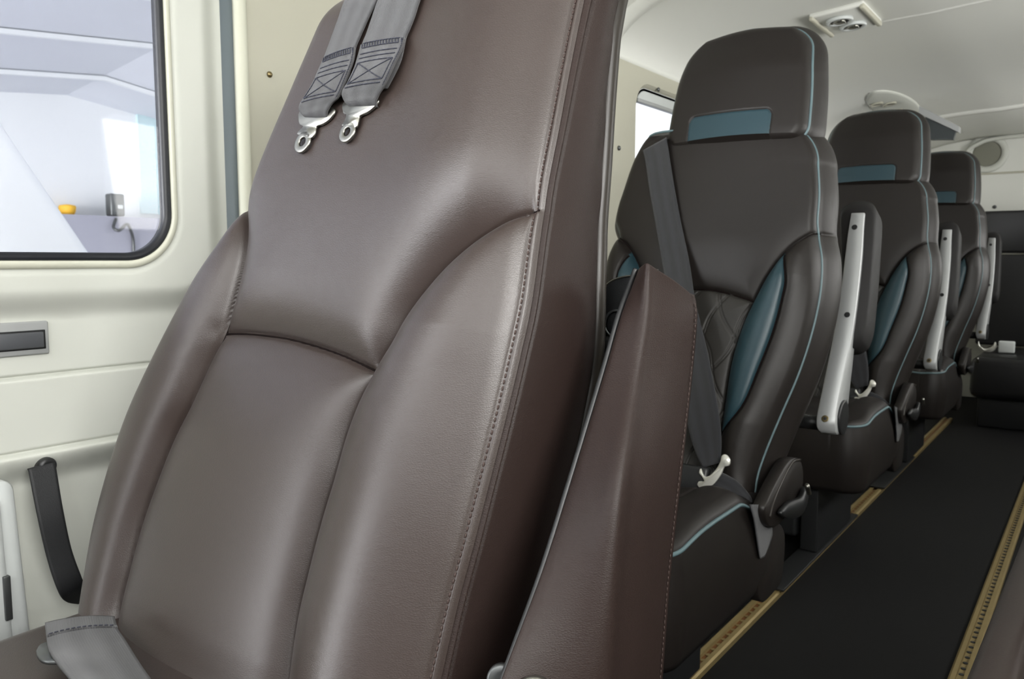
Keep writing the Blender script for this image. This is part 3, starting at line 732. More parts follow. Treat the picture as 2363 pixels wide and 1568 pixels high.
# stitching: rows of short threads either side of the seam and on the gusset
def stitches(path, step=.0046, ln=.0031, r=.0007, lift=None):
    mb = MB(); P = np.asarray(path); s = np.concatenate([[0], np.cumsum(np.linalg.norm(np.diff(P, axis=0), axis=1))])
    x = 0
    while x + ln < s[-1]:
        q = np.array([[np.interp(x + ln * t, s, P[:, i]) for i in range(3)] for t in (0, .5, 1)])
        V, F2 = tube(q, [r * .7, r, r * .7], 5); mb.add(V, F2); x += step
    return mb
vv = np.linspace(-.13, vtop - .07, 260)
for k, off in enumerate((.0050,)):
    u = TR['uR'](vv) - off / .96; path = PS.to(u, vv, p_height(u, vv) + .0006); stitches(path).build('stitching', MT['thread'], pilot)
u = TR['uR'](vv); path = PS.to(u + .0012, vv, p_height(u, vv) - .0050); stitches(path).build('stitching', simple('taupe_thread', (98, 84, 77), .7), pilot)
# shell behind with a smooth rolled edge
rings = []
for r in list(range(0, nr, 6)):
    u0, u1, v0 = U_[r, 0], U_[r, -1], V_[r, 0]; hr = max(H_[r, -1], -.03); GD = float(GDf(v0)) - hr
    row = []
    for a in np.linspace(-2.2, 2.2, 12): row.append(PS.to(u1 - .001 + .0075 * math.cos(a), v0, -GD - .009 - .008 * math.sin(a)))
    row = row[::-1]
    row2 = [PS.to(u1 - .01, v0, -GD - .03), PS.to((u0 + u1) / 2, v0, -GD - .045), PS.to(u0 + .01, v0, -GD - .03), PS.to(u0, v0, -GD - .004)]
    rings.append(row + row2)
V, Fc = loft(rings); mk('back_shell', V, Fc, MT['shellp'], pilot)
# seat cushion
CZ = CAMZ - .343
cs = Face((0, .0, CZ), 0)
cs.ev = np.array([0, 1.0, 0]); cs.n = np.array([0, 0, 1.0])
cv = np.linspace(-.14, .385, 150)
def cush_h(u, v):
    uL, uR = -.81, -.345
    b = .016 * np.sin(np.pi * np.clip((u - uL) / (uR - uL), 0, 1)) * 0
    d = np.minimum.reduce([u - uL, uR - u, v + .14, .41 - v]); q = np.clip(d / .03, 0, 1)
    b = b - .03 * (1 - np.sqrt(np.clip(1 - (1 - q) ** 2, 0, 1)))
    ds = polydist(np.stack([u, v], 1), np.array([[-.735, .40], [-.735, .33], [-.735, .0]]))
    line = np.abs(v - .235); b -= .003 * np.exp(-(line / .004) ** 2) + .004 * np.exp(-line / .02)
    b += .010 * sstep(.30, .0, np.abs(v - .12) * 0 + v) * 0
    return b
V, Fc, _, _ = pad_mesh(cs, cv, np.full(150, -.81), np.full(150, -.345), 150, cush_h, .13, ngus=8, puff=.006)
mk('cushion', V, Fc, MT['pilot'], pilot)
bx('pedestal', (-.76, -.40, .0, .36, .03, CZ - .125), MT['blackp'], pilot, bev=.01)
for x in (-.73, -.43): bx('leg', (x - .02, x + .02, -.02, .38, .0, .035), MT['alu'], pilot, bev=.004)
# pilot armrest: leather wedge standing up beside the backrest
ARM = [((1474, 622), -.285, (1490, 608), -.268, (1597, 682), -.252), ((1462, 655), -.286, (1488, 650), -.268, (1602, 705), -.251),
       ((1434, 732), -.286, (1484, 735), -.266, (1603, 745), -.25), ((1398, 860), -.286, (1462, 880), -.262, (1592, 870), -.25), ((1322, 1113), -.286, (1425, 1113), -.25, (1566, 1100), -.245),
       ((1256, 1326), -.286, (1405, 1326), -.246, (1541, 1326), -.245), ((1177, 1545), -.286, (1392, 1545), -.244, (1522, 1568), -.245), ((1100, 1760), -.286, (1380, 1740), -.244, (1503, 1760), -.245)]
st = []
for a, xa, m_, xm, b_, xb in ARM: st.append(np.concatenate([onX(*a, xa), onX(*m_, xm), onX(*b_, xb)]))
st = smooth(st, 7)
rings = []
for k, s_ in enumerate(st):
    A, Mi, B = s_[:3], s_[3:6], s_[6:9]
    Ab = A + np.array([-.006, .012, .0]); C = np.array([A[0] - .012, B[1] - .004, B[2] - .004])
    ctrl = [A + (Ab - A) * .6, A, A * .75 + Mi * .25 + np.array([.0, -.0010, 0]), A * .4 + Mi * .6 + np.array([0, -.0010, 0]), Mi + np.array([.0015, -.0002, 0]), Mi * .8 + B * .2 + [.002, 0, 0], Mi * .5 + B * .5 + [.003, 0, 0], Mi * .15 + B * .85 + [.0015, 0, 0], B, B + np.array([-.004, .004, 0]), C, (C + Ab) / 2]
    rings.append(smooth(ctrl, 3, True))
c0 = rings[0].mean(0) + np.array([0, .004, -.001]); rings = [rings[0] * .25 + c0 * .75, rings[0] * .8 + c0 * .2] + rings
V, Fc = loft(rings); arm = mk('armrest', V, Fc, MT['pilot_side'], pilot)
edge = np.array([s_[:3] + np.array([-.0045, .0035, 0]) for s_ in st]); V, Fc = tube(edge, .0022, 8); mk('edge_welt', V, Fc, MT['blackp'], arm)
edge = np.array([s_[6:9] + np.array([.001, -.001, 0]) for s_ in st[6:]]); stitches(edge, .004, .0026, .0004).build('stitching', MT['thread'], arm)
q = onX(1250, 1592, -.268); V, Fc = disc(q + np.array([0, -.006, -.002]), (0.45, -1, .25), .013, .006); mk('pivot_button', V, Fc, MT['steel'], arm)
q = onX(1160, 1566, -.30); V, Fc = disc(q, (0.6, -1, .3), .010, .006); mk('pivot_plate', V, Fc, MT['darksteel'], pilot)
# black recline housing behind the backrest, with a round cap
hp = [(1386, 875), (1379, 800), (1378, 740), (1385, 690), (1397, 662), (1420, 645), (1455, 637), (1480, 640), (1480, 880)]
P3 = [onY(*p, .60) for p in smooth(hp, 4)]
hs = empty('inertia_reel', tuple(np.mean(P3, 0) - [0, 0, .02]), 'x', 'x'); del hs['label']; del hs['category']
bpy.data.objects.remove(hs)
cn = np.mean(P3, 0)
V, Fc = loft([[q + np.array([0, .035, 0]) for q in P3], P3, [cn + (q - cn) * .96 + np.array([0, -.003, 0]) for q in P3]]); hs = mk('reel_housing', V, Fc, MT['blackp'], pilot)
cc = onY(1425, 748, .597); V, Fc = ring_obj(cc, (0, -1, 0), .0105, .0125, .003); mk('cap_ring', V, Fc, MT['darksteel'], hs)
V, Fc = disc(cc, (0, -1, 0), .0100, .0012); mk('cap', V, Fc, MT['blackp'], hs)
e = smooth([onY(*p, .5965) for p in hp[1:8]], 5); V, Fc = tube(e, .0009, 6); mk('metal_rim', V, Fc, MT['steel'], hs)
mb = MB(); mb.add(*frame_box((-.47, .60, .66), ((1, 0, 0), (0, 1, 0), (0, 0, 1)), .36, .03, .05, .006)); mb.build('cross_bar', MT['blackp'], pilot)

# ------------------------------------------------------------------ shoulder straps
def hfull(u, v): return p_height(u, v)
def onface(px, py, off):
    w = off
    for _ in range(5):
        q = onP(px, py, PS.p0 + PS.n * w, PS.n); u, v = (q - PS.p0) @ PS.eu, (q - PS.p0) @ PS.ev
        uc = max(u, float(TR['uL'](v)) + .022)
        w = off + float(p_height(np.array([uc]), np.array([min(v, .5)]))[0])
    return q
def strap(L, R, Lf, Rf, tongue, hole, tip, label):
    t0 = onface(*L[-1], .004)
    root = empty('shoulder_strap', tuple(t0), label, 'shoulder strap', 'shoulder harness straps over the front seat')
    # webbing continues up over the backrest top
    eL = np.array([onface(*p, .003) for p in L]); eR = np.array([onface(*p, .003) for p in R])
    def over(e):
        u, v, w = (e - PS.p0) @ PS.eu, (e - PS.p0) @ PS.ev, (e - PS.p0) @ PS.n; out = []
        for k in (1, .66, .33):
            vv_ = v + (vtop - .004 - v) * k; du = .018 * k
            out.append(PS.to(u + du, vv_, float(p_height(np.array([u + du]), np.array([vv_]))[0]) + .004))
        u += .018
        return [PS.to(u, vtop - .12, -.135), PS.to(u, vtop - .01, -.125), PS.to(u, vtop + .018, -.095), PS.to(u, vtop + .016, -.06)] + out
    topL, topR = over(eL[0]), over(eR[0])
    eL = smooth(np.concatenate([topL, eL]), 6); eR = smooth(np.concatenate([topR, eR]), 6)
    V, F2, uv = ribbon(eL, eR, .0018, PS.n, 14, .0); mk('webbing', V, F2, MT['web'], root, uvs=uv)
    fL = smooth([onface(*p, .0052) for p in Lf], 6); fR = smooth([onface(*p, .0052) for p in Rf], 6)
    n_ = len(fL); nrm = np.array([PS.n] * n_)
    fL = fL + np.outer(.003 * np.sin(np.linspace(0, math.pi, n_)) ** 2, PS.n); fR = fR + np.outer(.003 * np.sin(np.linspace(0, math.pi, n_)) ** 2, PS.n)
    fL[-4:] -= np.outer(np.array([.0, .001, .0025, .005]), PS.n); fR[-4:] -= np.outer(np.array([0, .001, .0025, .005]), PS.n)
    V, F2, uv = ribbon(fL, fR, .0022, PS.n, 14, .0015); lp = mk('folded_end', V, F2, MT['web'], root, uvs=uv)
    # stitched bar, box and cross on the folded end
    def at(s, t):   # s along (0 top..1 end), t across
        i = s * (n_ - 1); a = int(min(i, n_ - 2)); fr_ = i - a
        l = fL[a] * (1 - fr_) + fL[a + 1] * fr_; r = fR[a] * (1 - fr_) + fR[a + 1] * fr_
        return l * (1 - t) + r * t + PS.n * (.0027 + .0015 * 4 * t * (1 - t))
    mb = MB()
    def line(p, q, r=.00055, dash=7):
        pts = np.array([at(p[0] + (q[0] - p[0]) * k, p[1] + (q[1] - p[1]) * k) for k in np.linspace(0, 1, dash * 2 + 1)])
        for k in range(0, dash * 2, 2): mb.add(*tube(pts[k:k + 3] if k + 3 <= len(pts) else pts[k:], [r * .7, r, r * .7][:len(pts[k:k + 3])], 5))
    a, b = .05, .95
    for k in range(15):
        t = a + (b - a) * k / 14; line((.005, t), (.07, t + .02), .0006, 1)
    for s_ in (0.0, .075, .15, .21, .27): line((s_, .08), (s_, .92))
    for s_ in (.55, .61): line((s_, .05), (s_, .9))
    line((.27, .08), (.55, .9)); line((.55, .05), (.27, .92)); line((.27, .92), (.55, .9)); line((.27, .08), (.55, .05))
    for k in range(24): line((-.0 + .028 * k, .985), (-.0 + .028 * k + .02, .985), .0005, 1)
    mb.build('stitching', MT['dthread'], lp)
    # steel tongue with a round hole
    T = [onface(*p, .0035) for p in tongue]; c = onface(*hole, .0035); n2 = 28
    ax = PS.ev; uu = PS.eu
    P2 = np.array([((q - PS.p0) @ uu, (q - PS.p0) @ ax) for q in T]); P2 = smooth(P2, 4, True)
    c2 = np.array([(c - PS.p0) @ uu, (c - PS.p0) @ ax]); w0 = (c - PS.p0) @ PS.n
    ro = float(np.linalg.norm(((PS.tr([tip], 0)[0]) - PS.tr([hole], 0)[0])))
    mb = MB(); lift = lambda p, w: PS.to(p[0], p[1], w0 + w); ri = ro * .42; th = .0011; rings = []
    for a in np.linspace(0, 2 * math.pi, 37):
        e_ = np.array([math.cos(a), math.sin(a)]); rings.append([lift(c2 + e_ * ri, -th), lift(c2 + e_ * ri, th * .7), lift(c2 + e_ * ri * 1.12, th), lift(c2 + e_ * ro * .93, th), lift(c2 + e_ * ro, th * .5), lift(c2 + e_ * ro, -th)])
    mb.add(*loft(rings, caps=False))
    B = P2[:]; cb = B.mean(0)
    lo = [lift(p, -th) for p in B]; hi = [lift(p, th * .5) for p in B]; hi2 = [lift(cb + (p - cb) * .96, th) for p in B]
    mb.add(*loft([lo, hi, hi2])); mb.build('buckle_tongue', MT['steel'], root)
    return root
strap([(800, 0), (783, 45), (765, 95), (752, 130), (735, 180), (712, 235)], [(873, 0), (853, 40), (833, 85), (821, 115), (806, 180), (795, 222)],
      [(749, 138), (738, 168), (727, 200), (712, 228), (698, 250), (698, 262), (704, 272)], [(822, 112), (818, 145), (808, 180), (798, 210), (786, 230), (768, 243), (750, 270)],
      [(697, 258), (692, 275), (694, 288), (701, 294), (688, 310), (697, 314), (712, 320), (722, 316), (728, 304), (731, 292), (745, 286), (762, 272), (771, 250), (735, 245)], (699, 328), (688, 351),
      'left of the two grey webbing shoulder straps on the front backrest, tongue hanging lower')
strap([(876, 0), (860, 45), (848, 80), (838, 105), (822, 155), (800, 215)], [(971, 0), (958, 40), (946, 70), (938, 90), (925, 145), (895, 205)],
      [(836, 106), (830, 135), (824, 165), (812, 195), (797, 218), (797, 232), (804, 246)], [(937, 90), (930, 118), (918, 150), (906, 180), (893, 203), (878, 220), (865, 243)],
      [(795, 238), (794, 262), (801, 266), (797, 280), (790, 291), (800, 292), (812, 297), (823, 294), (828, 280), (832, 268), (848, 260), (866, 244), (872, 228), (835, 225)], (802, 305), (791, 327),
      'right of the two grey shoulder straps on the front backrest, nearer its stitched seam')
# ------------------------------------------------------------------ lap belt on the cushion
lz = CZ + .014
def onlap(p, dz=0): return onZ(p[0], p[1], lz + dz)
root = empty('lap_belt', tuple(onlap((200, 1500), -.012)), 'grey webbing lap belt with folded sewn end lying on the front seat cushion', 'lap belt')
L = [(104, 1449), (108, 1480), (113, 1505), (135, 1540), (160, 1570), (215, 1640), (290, 1740)]; R = [(265, 1434), (272, 1458), (290, 1485), (318, 1530), (345, 1570), (405, 1650), (470, 1740)]
eL = smooth([onlap(p, .010 if i < 3 else .006) for i, p in enumerate(L)], 8); eR = smooth([onlap(p, -.0 + .006) for i, p in enumerate(R)], 8)
V, F2, uv = ribbon(eL, eR, .0028, (0, 0, 1), 22, .003); mk('webbing', V, F2, MT['web'], root, uvs=uv)
i1 = 8
V, F2, uv = ribbon(eL[:i1 + 1], eR[:i1 + 1], .0022, (0, 0, 1), 22, .003); V = [np.asarray(v) + [0, 0, .0022] for v in V]; fo = mk('folded_hem', V, F2, MT['web'], root, uvs=uv)
seam = np.array([eL[i1] * (1 - t) + eR[i1] * t + np.array([0, 0, .0056 + .003 * 4 * t * (1 - t)]) for t in np.linspace(0.03, .97, 40)]); stitches(seam, .0042, .003, .0006).build('stitching', MT['dthread'], fo)
tp = [(84, 1508), (88, 1495), (100, 1487), (122, 1483), (150, 1500), (150, 1525), (120, 1530), (95, 1525)]
P3 = smooth([onlap(p, .004) for p in tp], 4, True); cn = P3.mean(0)
V, F2 = loft([P3 - [0, 0, .002], P3, cn + (P3 - cn) * .93 + [0, 0, .0015]]); mk('buckle_plate', V, F2, MT['darksteel'], root)

# ================================================================== PASSENGER SEATS
XS = -.585; SY = 1.30
PF = Face((XS, SY, .38), .27)
PIPE_px = [(1888, 380), (1891, 450), (1886, 530), (1897, 600), (1893, 680), (1874, 770), (1843, 865), (1800, 965), (1767, 1045), (1749, 1100), (1742, 1150)]
LEFT2_px = [(1538, 306), (1500, 330), (1477, 365), (1462, 400), (1447, 445), (1434, 485), (1428, 516)]
def s_traces(h):
    g = {}; T = lambda P, o=-.008: smooth(PF.tr(P, o, h), 6)
    g['pipe'] = T(PIPE_px, -.020) if h is None else smooth(PF.tr(PIPE_px, -.016), 6)
    g['left'] = smooth(PF.tr(LEFT2_px, -.03), 6)
    g['SA'] = T([(1888, 533), (1860, 548), (1830, 568), (1795, 605), (1765, 650), (1740, 697)])
    g['TL'] = T([(1740, 697), (1715, 750), (1690, 830), (1675, 920), (1665, 1005)])
    g['TR'] = T([(1813, 592), (1811, 640), (1803, 690), (1783, 765), (1750, 850), (1710, 940), (1665, 1005)])
    g['LO'] = T([(1665, 1005), (1662, 1060), (1668, 1140)])
    return g
vtopS = PF.tr([(1720, 298)], -.012)[0][1]
def s_setup(h):
    global ST, uRf0, SA, TL_, TRr, LO, qw, vJ, innerf, leftf
    ST = s_traces(h); uRf0 = fn(ST['pipe']); SA, TL_, TRr, LO = ST['SA'], ST['TL'], ST['TR'], ST['LO']
    qw = SA[-1][0]; vJ = SA[-1][1]
    P = np.concatenate([SA, TL_[1:], LO[1:]]); mono = np.array([p for k, p in enumerate(P) if k == 0 or p[1] < P[:k, 1].min() - 1e-5])[::-1]
    innerf = lambda v: np.where(v > mono[-1, 1], uRf0(v), np.interp(v, mono[:, 1], mono[:, 0]))
    leftf = fn(ST['left'])
def uRs(v):
    u = uRf0(v); r = .090; a = np.clip((v - (vtopS - r)) / r, 0, 1)
    cap = uRf0(vtopS - r) - .080 * (1 - np.sqrt(np.clip(1 - a ** 2, 0, 1))); return np.where(v > vtopS - r, np.minimum(u, cap), u)
def uLs(v):
    m = -uRs(v) - .03; l = leftf(v); vl = ST['left'][:, 1].min()
    k = sstep(vl - .035, vl + .005, v); return m * (1 - k) + l * k
s_setup(None)
fold_u = lambda u: np.where(u < -.015, -u - .03, u)
def s_bulge(u, v):
    au = fold_u(u); R = uRs(v); I = innerf(v); w = np.maximum(R - I, 1e-4); q = np.clip((au - I) / w, 0, 1)
    b = .032 * np.clip(w / .09, 0, 1) * np.clip(np.sin(np.pi * q ** .8), 0, 1)
    up = sstep(vJ - .02, vJ + .12, v); b += up * .014 * np.cos(np.clip(au / R, -1, 1) * math.pi / 2)
    return b
s_setup(s_bulge); s_setup(s_bulge)
QT = np.array([(u, vJ + .020 * math.cos((u + .015) / (qw + .015) * math.pi / 2)) for u in np.linspace(qw, -qw - .03, 24)])
mir = lambda P: P * np.array([-1, 1]) - np.array([.03, 0])
SEAMS = [SA, mir(SA), QT, TL_, mir(TL_), TRr, mir(TRr), LO, mir(LO)]
tealPoly = np.concatenate([SA[np.argmin(np.abs(SA[:, 0] - TRr[0, 0])):], TL_, TRr[::-1]])
quiltPoly = np.concatenate([TL_, LO, mir(np.concatenate([TL_, LO]))[::-1], QT[::-1]])
def quilt(u, v):
    h = np.zeros_like(u); p = .058
    for s_ in (1, -1):
        x = (u + s_ * v * .48) / p + .10 * np.sin(v * 50); f = np.abs(x - np.round(x)) * p
        h -= .0030 * np.exp(-((f - .0022) / .0012) ** 2)
    return h
def s_height(u, v):
    P = np.stack([u, v], 1); d = np.minimum.reduce([polydist(P, q) for q in SEAMS])
    b = s_bulge(u, v)
    b += .008 * (1 - np.exp(-d / .014)) - .008 - .0034 * np.exp(-(d / .0028) ** 2)
    iq = inpoly(P, quiltPoly); b = b + np.where(iq, quilt(u, v), 0)
    for dd, r in ((uRs(v) - u, .014), (u - uLs(v), .022), (vtopS - v, .003)):
        k = np.clip(dd / r, 0, 1); b -= r * (1 - np.sqrt(np.clip(1 - (1 - k) ** 2, 0, 1)))
    return b
seat = empty('passenger_seat', (XS, SY, 0), 'first passenger seat behind the front seat, brown leather with teal panels and quilted centre', 'seat', 'single passenger seats in a row behind the crew seat')
vs = np.concatenate([np.linspace(PF.tr([(1742, 1150)], 0)[0][1] - .05, vtopS - .095, 300), (vtopS - .095) + .095 * np.sin(np.linspace(0, math.pi / 2, 50))[1:]])
V, Fc, (nr, nc), (U_, V_, H_) = pad_mesh(PF, vs, uLs(vs), uRs(vs), 280, s_height, .10, ngus=10, puff=.022)
# raise profile of gusset nearer the shoulders comes from 'puff'; split regions
ng = (nr - 1) * (nc - 1)
cu = (U_[:-1, :-1] + U_[1:, 1:]).ravel() / 2; cvv = (V_[:-1, :-1] + V_[1:, 1:]).ravel() / 2
C2 = np.stack([cu, cvv], 1)
iT = inpoly(C2, tealPoly); iT2 = inpoly(C2, mir(tealPoly)); iQ = inpoly(C2, quiltPoly) & ~iT & ~iT2
restF = [f for i, f in enumerate(Fc) if i >= ng or not (iT[i] or iT2[i] or iQ[i])]
mk('backrest', *compact(V, restF), MT['pass'], seat)
for sel, nm, m_ in ((iT, 'side_insert', 'teal'), (iT2, 'side_insert', 'teal'), (iQ, 'center_panel', 'quilt')):
    mk(nm, *compact(V, [f for i, f in enumerate(Fc[:ng]) if sel[i]]), MT[m_], seat)
for Q in SEAMS:
    V_s, F_s = tube(PF.to(Q[:, 0], Q[:, 1], s_height(Q[:, 0], Q[:, 1]) + .0012), .0016, 6); mk('seam', V_s, F_s, MT['seam'], seat)
k0 = 8
pv = vs[k0:]; pr_ = PF.to(uRs(pv), pv, s_height(uRs(pv), pv) + .001)
ptop = PF.to(np.linspace(uRs(vs[-1:])[0], uLs(vs[-1:])[0], 30)[1:-1], np.full(28, vs[-1]), np.full(28, s_height(np.array([0.]), vs[-1:])[0] + .002))
pl_ = PF.to(uLs(pv), pv, s_height(uLs(pv), pv) + .001)[::-1]
path = np.concatenate([pr_, ptop, pl_])[::2]
for _ in range(3): path[1:-1] = (path[:-2] + path[1:-1] * 2 + path[2:]) / 4
V, F2 = tube(path, .0022, 8); mk('piping', V, F2, MT['pipe'], seat)
# headrest
HF = Face((XS, SY, .38), .27)
hb = HF.tr([(1700, 312)], .012)[0][1] - .006; ht = HF.tr([(1750, 52)], .012)[0][1]
hc = .012; hwb = .134; hwt = .112
def hR(v):
    s_ = (v - hb) / (ht - hb); w = hwb * (1 - s_) + hwt * s_ + .006 * np.sin(np.pi * s_)
    r = .055; a = np.clip((v - (ht - r)) / r, 0, 1); w = w - r * .9 * (1 - np.sqrt(np.clip(1 - a ** 2, 0, 1)))
    a = np.clip(((hb + .02) - v) / .02, 0, 1); return w - .008 * a ** 2
def h_h(u, v):
    R = hR(v); b = .012 + .016 * np.cos(np.clip((u - hc) / R, -1, 1) * math.pi / 2)
    s_ = (v - hb) / (ht - hb); b = b - .02 * sstep(.55, 1.0, s_)
    d = np.minimum(np.minimum(R - np.abs(u - hc), ht - v), v - hb + .02); k = np.clip(d / .02, 0, 1); b = b - .02 * (1 - np.sqrt(np.clip(1 - (1 - k) ** 2, 0, 1)))
    pd = rrect(u, v, hc - .004, hb + .012, .078, .034, .012); b = b - .0018 * np.exp(-(pd / .0018) ** 2) - .0010 * (1 - sstep(-.005, .004, pd))
    return b
vh = np.concatenate([hb + .02 * (1 - np.cos(np.linspace(0, math.pi / 2, 12))), np.linspace(hb + .02, ht - .055, 110)[1:], (ht - .055) + .055 * np.sin(np.linspace(0, math.pi / 2, 40))[1:]])
V, Fc, (nr, nc), (U_, V_, H_) = pad_mesh(HF, vh, hc - hR(vh), hc + hR(vh), 190, h_h, .085, ngus=10, puff=.018)
ng = (nr - 1) * (nc - 1); cu = (U_[:-1, :-1] + U_[1:, 1:]).ravel() / 2; cvv = (V_[:-1, :-1] + V_[1:, 1:]).ravel() / 2
iP = rrect(cu, cvv, hc - .004, hb + .012, .078, .034, .012) < 0
hr = mk('headrest', *compact(V, [f for i, f in enumerate(Fc) if i >= ng or not iP[i]]), MT['pass'], seat)
mk('headrest_patch', *compact(V, [f for i, f in enumerate(Fc[:ng]) if iP[i]]), MT['teal'], hr)
pv = vh[3:]; a_ = HF.to(hc + hR(pv), pv, h_h(hc + hR(pv), pv) + .001); b_ = HF.to(hc - hR(pv), pv, h_h(hc - hR(pv), pv) + .001)[::-1]
uu = np.linspace(hc + hR(vh[-1:])[0], hc - hR(vh[-1:])[0], 26)[1:-1]; c_ = HF.to(uu, np.full(24, vh[-1]), h_h(uu, np.full(24, vh[-1])) + .001)
path = np.concatenate([a_, c_, b_])
for _ in range(3): path[1:-1] = (path[:-2] + path[1:-1] * 2 + path[2:]) / 4
V, F2 = tube(path, .0028, 8); mk('piping', V, F2, MT['pipe'], hr)
for x in (-.05, .07): V, F2 = tube([HF.to(x, hb - .05, -.045), HF.to(x, hb + .05, -.045)], .006, 10); mk('headrest_post', V, F2, MT['darksteel'], seat)
# cushion
CT = CAMZ - .372
cf = Face((XS, SY, CT), 0); cf.ev = np.array([0, 1.0, 0]); cf.n = np.array([0, 0, 1.0])
cv = np.concatenate([-.37 + .05 * (1 - np.cos(np.linspace(0, math.pi / 2, 20))), np.linspace(-.32, .02, 110)[1:]])
def cR(v):
    w = .146 + 0 * v; a = np.clip((-.32 - v) / .05, 0, 1); return w - .05 * (1 - np.sqrt(np.clip(1 - a ** 2, 0, 1))) - .012 * sstep(-.2, .0, v) * 0
def c_h(u, v):
    R = cR(v); au = np.abs(u); b = .016 * np.exp(-((au - .10) / .045) ** 2) * sstep(-.37, -.2, v)
    b -= .03 * sstep(-.12, -.03, v) + .008 * (1 - sstep(-.37, -.25, v))
    d = np.minimum(R - au, v + .37); k = np.clip(d / .02, 0, 1); b = b - .014 * (1 - np.sqrt(np.clip(1 - (1 - k) ** 2, 0, 1)))
    q = np.abs(au - .075); b -= .004 * np.exp(-(q / .003) ** 2) + .004 * np.exp(-q / .012)
    return b
V, Fc, (nr, nc), _ = pad_mesh(cf, cv, -cR(cv), cR(cv), 130, c_h, .185, ngus=14, puff=.010)
cu_ = mk('cushion', V, Fc, MT['pass'], seat)
pv = cv[1:-8]; a_ = cf.to(cR(pv), pv, c_h(cR(pv), pv) + .001)[::-1]; b_ = cf.to(-cR(pv), pv, c_h(-cR(pv), pv) + .001)
uu = np.linspace(cR(cv[:1])[0], -cR(cv[:1])[0], 24)[1:-1]; c_ = cf.to(uu, np.full(22, cv[0]), c_h(uu, np.full(22, cv[0])) + .001)
path = np.concatenate([a_, c_, b_])
for _ in range(3): path[1:-1] = (path[:-2] + path[1:-1] * 2 + path[2:]) / 4
V, F2 = tube(path, .0032, 8); mk('piping', V, F2, MT['pipe'], cu_)
bx('seat_base', (XS - .15, XS - .01, SY - .33, SY + .10, .05, CT - .17), MT['blackp'], seat, bev=.01)
for x in (XS - .12, XS + .02): bx('leg', (x - .021, x + .021, SY - .33, SY - .0, .021, CT - .17), MT['blackp'], seat, bev=.004)
# rear side skirt and recliner cover
def on_side(p, X): return onX(p[0], p[1], X)
def side_plate(name, px, X, th, m, par, k=4, closed=True):
    P = smooth([on_side(p, X) for p in px], k, True); cn = P.mean(0)
    V, F2 = loft([P - [th, 0, 0], P - [.002, 0, 0], cn + (P - cn) * .96]); return mk(name, V, F2, MT[m], par)
rc = side_plate('recliner_cover', [(1765, 1180), (1775, 1150), (1800, 1100), (1825, 1062), (1848, 1062), (1855, 1100), (1845, 1150), (1800, 1210), (1775, 1215)], -.412, .02, 'pass', seat)
side_plate('recline_lever', [(1805, 1185), (1825, 1160), (1850, 1150), (1862, 1125), (1868, 1135), (1862, 1170), (1845, 1195), (1818, 1197)], -.400, .008, 'blackp', rc, 4)
V, F2 = tube(smooth([on_side(p, -.412) for p in [(1776, 1195), (1786, 1155), (1806, 1108), (1828, 1068), (1846, 1062)]], 5), .0025, 6); mk('cover_welt', V, F2, MT['shellp'], rc)
side_plate('rear_skirt', [(1748, 1200), (1768, 1190), (1795, 1205), (1812, 1235), (1806, 1330), (1790, 1365), (1755, 1390), (1748, 1300)], -.435, .03, 'pass', seat)
V, F2 = tube(smooth([on_side(p, -.383) for p in [(1862, 1120), (1867, 1140)]], 3), .004, 8); mk('lever_pin', V, F2, MT['steel'], rc)
# raised armrest: aluminium bar, pivot cap, screw holes, padded top
XA = -.372
BF = Face((XA, 1.468, CAMZ - .297), .377)
outl = [(1964, 492), (1956, 540), (1949, 599), (1935, 707), (1918, 798), (1899, 890), (1886, 955), (1884, 975), (1890, 992), (1902, 997), (1915, 1001), (1926, 999), (1930, 965), (1939, 898), (1966, 773), (1982, 657), (1992, 524), (1995, 491)]
LL = smooth(BF.tr([(1964, 492), (1956, 540), (1949, 599), (1935, 707), (1918, 798), (1899, 890), (1885, 958), (1884, 985), (1890, 996)], 0), 5)
RR = smooth(BF.tr([(1995, 491), (1992, 530), (1988, 595), (1976, 705), (1962, 795), (1942, 890), (1932, 945), (1928, 980), (1926, 998)], 0), 5)
ar = empty('armrest', (0, 0, 0), None, None); ar.parent = seat
vb0, vb1 = LL[:, 1].min(), LL[:, 1].max()
def bar_depth(v):
    t = (v - vb0) / (vb1 - vb0); d = .074 - .058 * sstep(.05, .55, t) - .008 * sstep(.5, 1, t)
    return d * math.sqrt(max(0.02, 1 - (1 - min(1, (v - vb0 + .002) / .034)) ** 2)) if v < vb0 + .034 else d
rings = []
for l, r in zip(LL, RR):
    c = .002; D = bar_depth(min(l[1], r[1])); f0 = .036 * (1 - math.sqrt(max(0, 1 - (1 - min(1, (min(l[1], r[1]) - vb0 + .001) / .016)) ** 2))) * .5
    rings.append([BF.to(l[0], l[1], -D), BF.to(l[0], l[1], -c - f0), BF.to(l[0] + c, l[1], -f0), BF.to(r[0] - c, r[1], -f0), BF.to(r[0], r[1], -c - f0), BF.to(r[0], r[1], -D)])
bar = mk('armrest_bar', *loft(rings), MT['alu'], seat)
bpy.data.objects.remove(ar)
for p in ((1972, 525), (1955, 727)):
    q = BF.to(*BF.tr([p], 0)[0], .0005); V, F2 = disc(q, BF.n, .0052, .0006, 18); mk('screw_hole', V, F2, MT['blackp'], bar)
q = BF.to(*BF.tr([(1904, 967)], 0)[0], .0002); V, F2 = disc(q, BF.n, .0062, .001, 20); sc_o = mk('screw', V, F2, MT['brass'], bar)
V, F2 = disc(q + BF.n * .001, BF.n, .0030, .0008, 6); mk('screw_socket', V, F2, MT['blackp'], bar)
ir = int(np.argmin(np.abs(RR[:, 1] - (vb0 + .040)))); q = BF.to(RR[ir, 0] + .0004, RR[ir, 1], -.040)
V, F2 = disc(q, (1, 0, 0), .032, .004, 34); mk('pivot_cap', V, F2, MT['blackp'], bar)
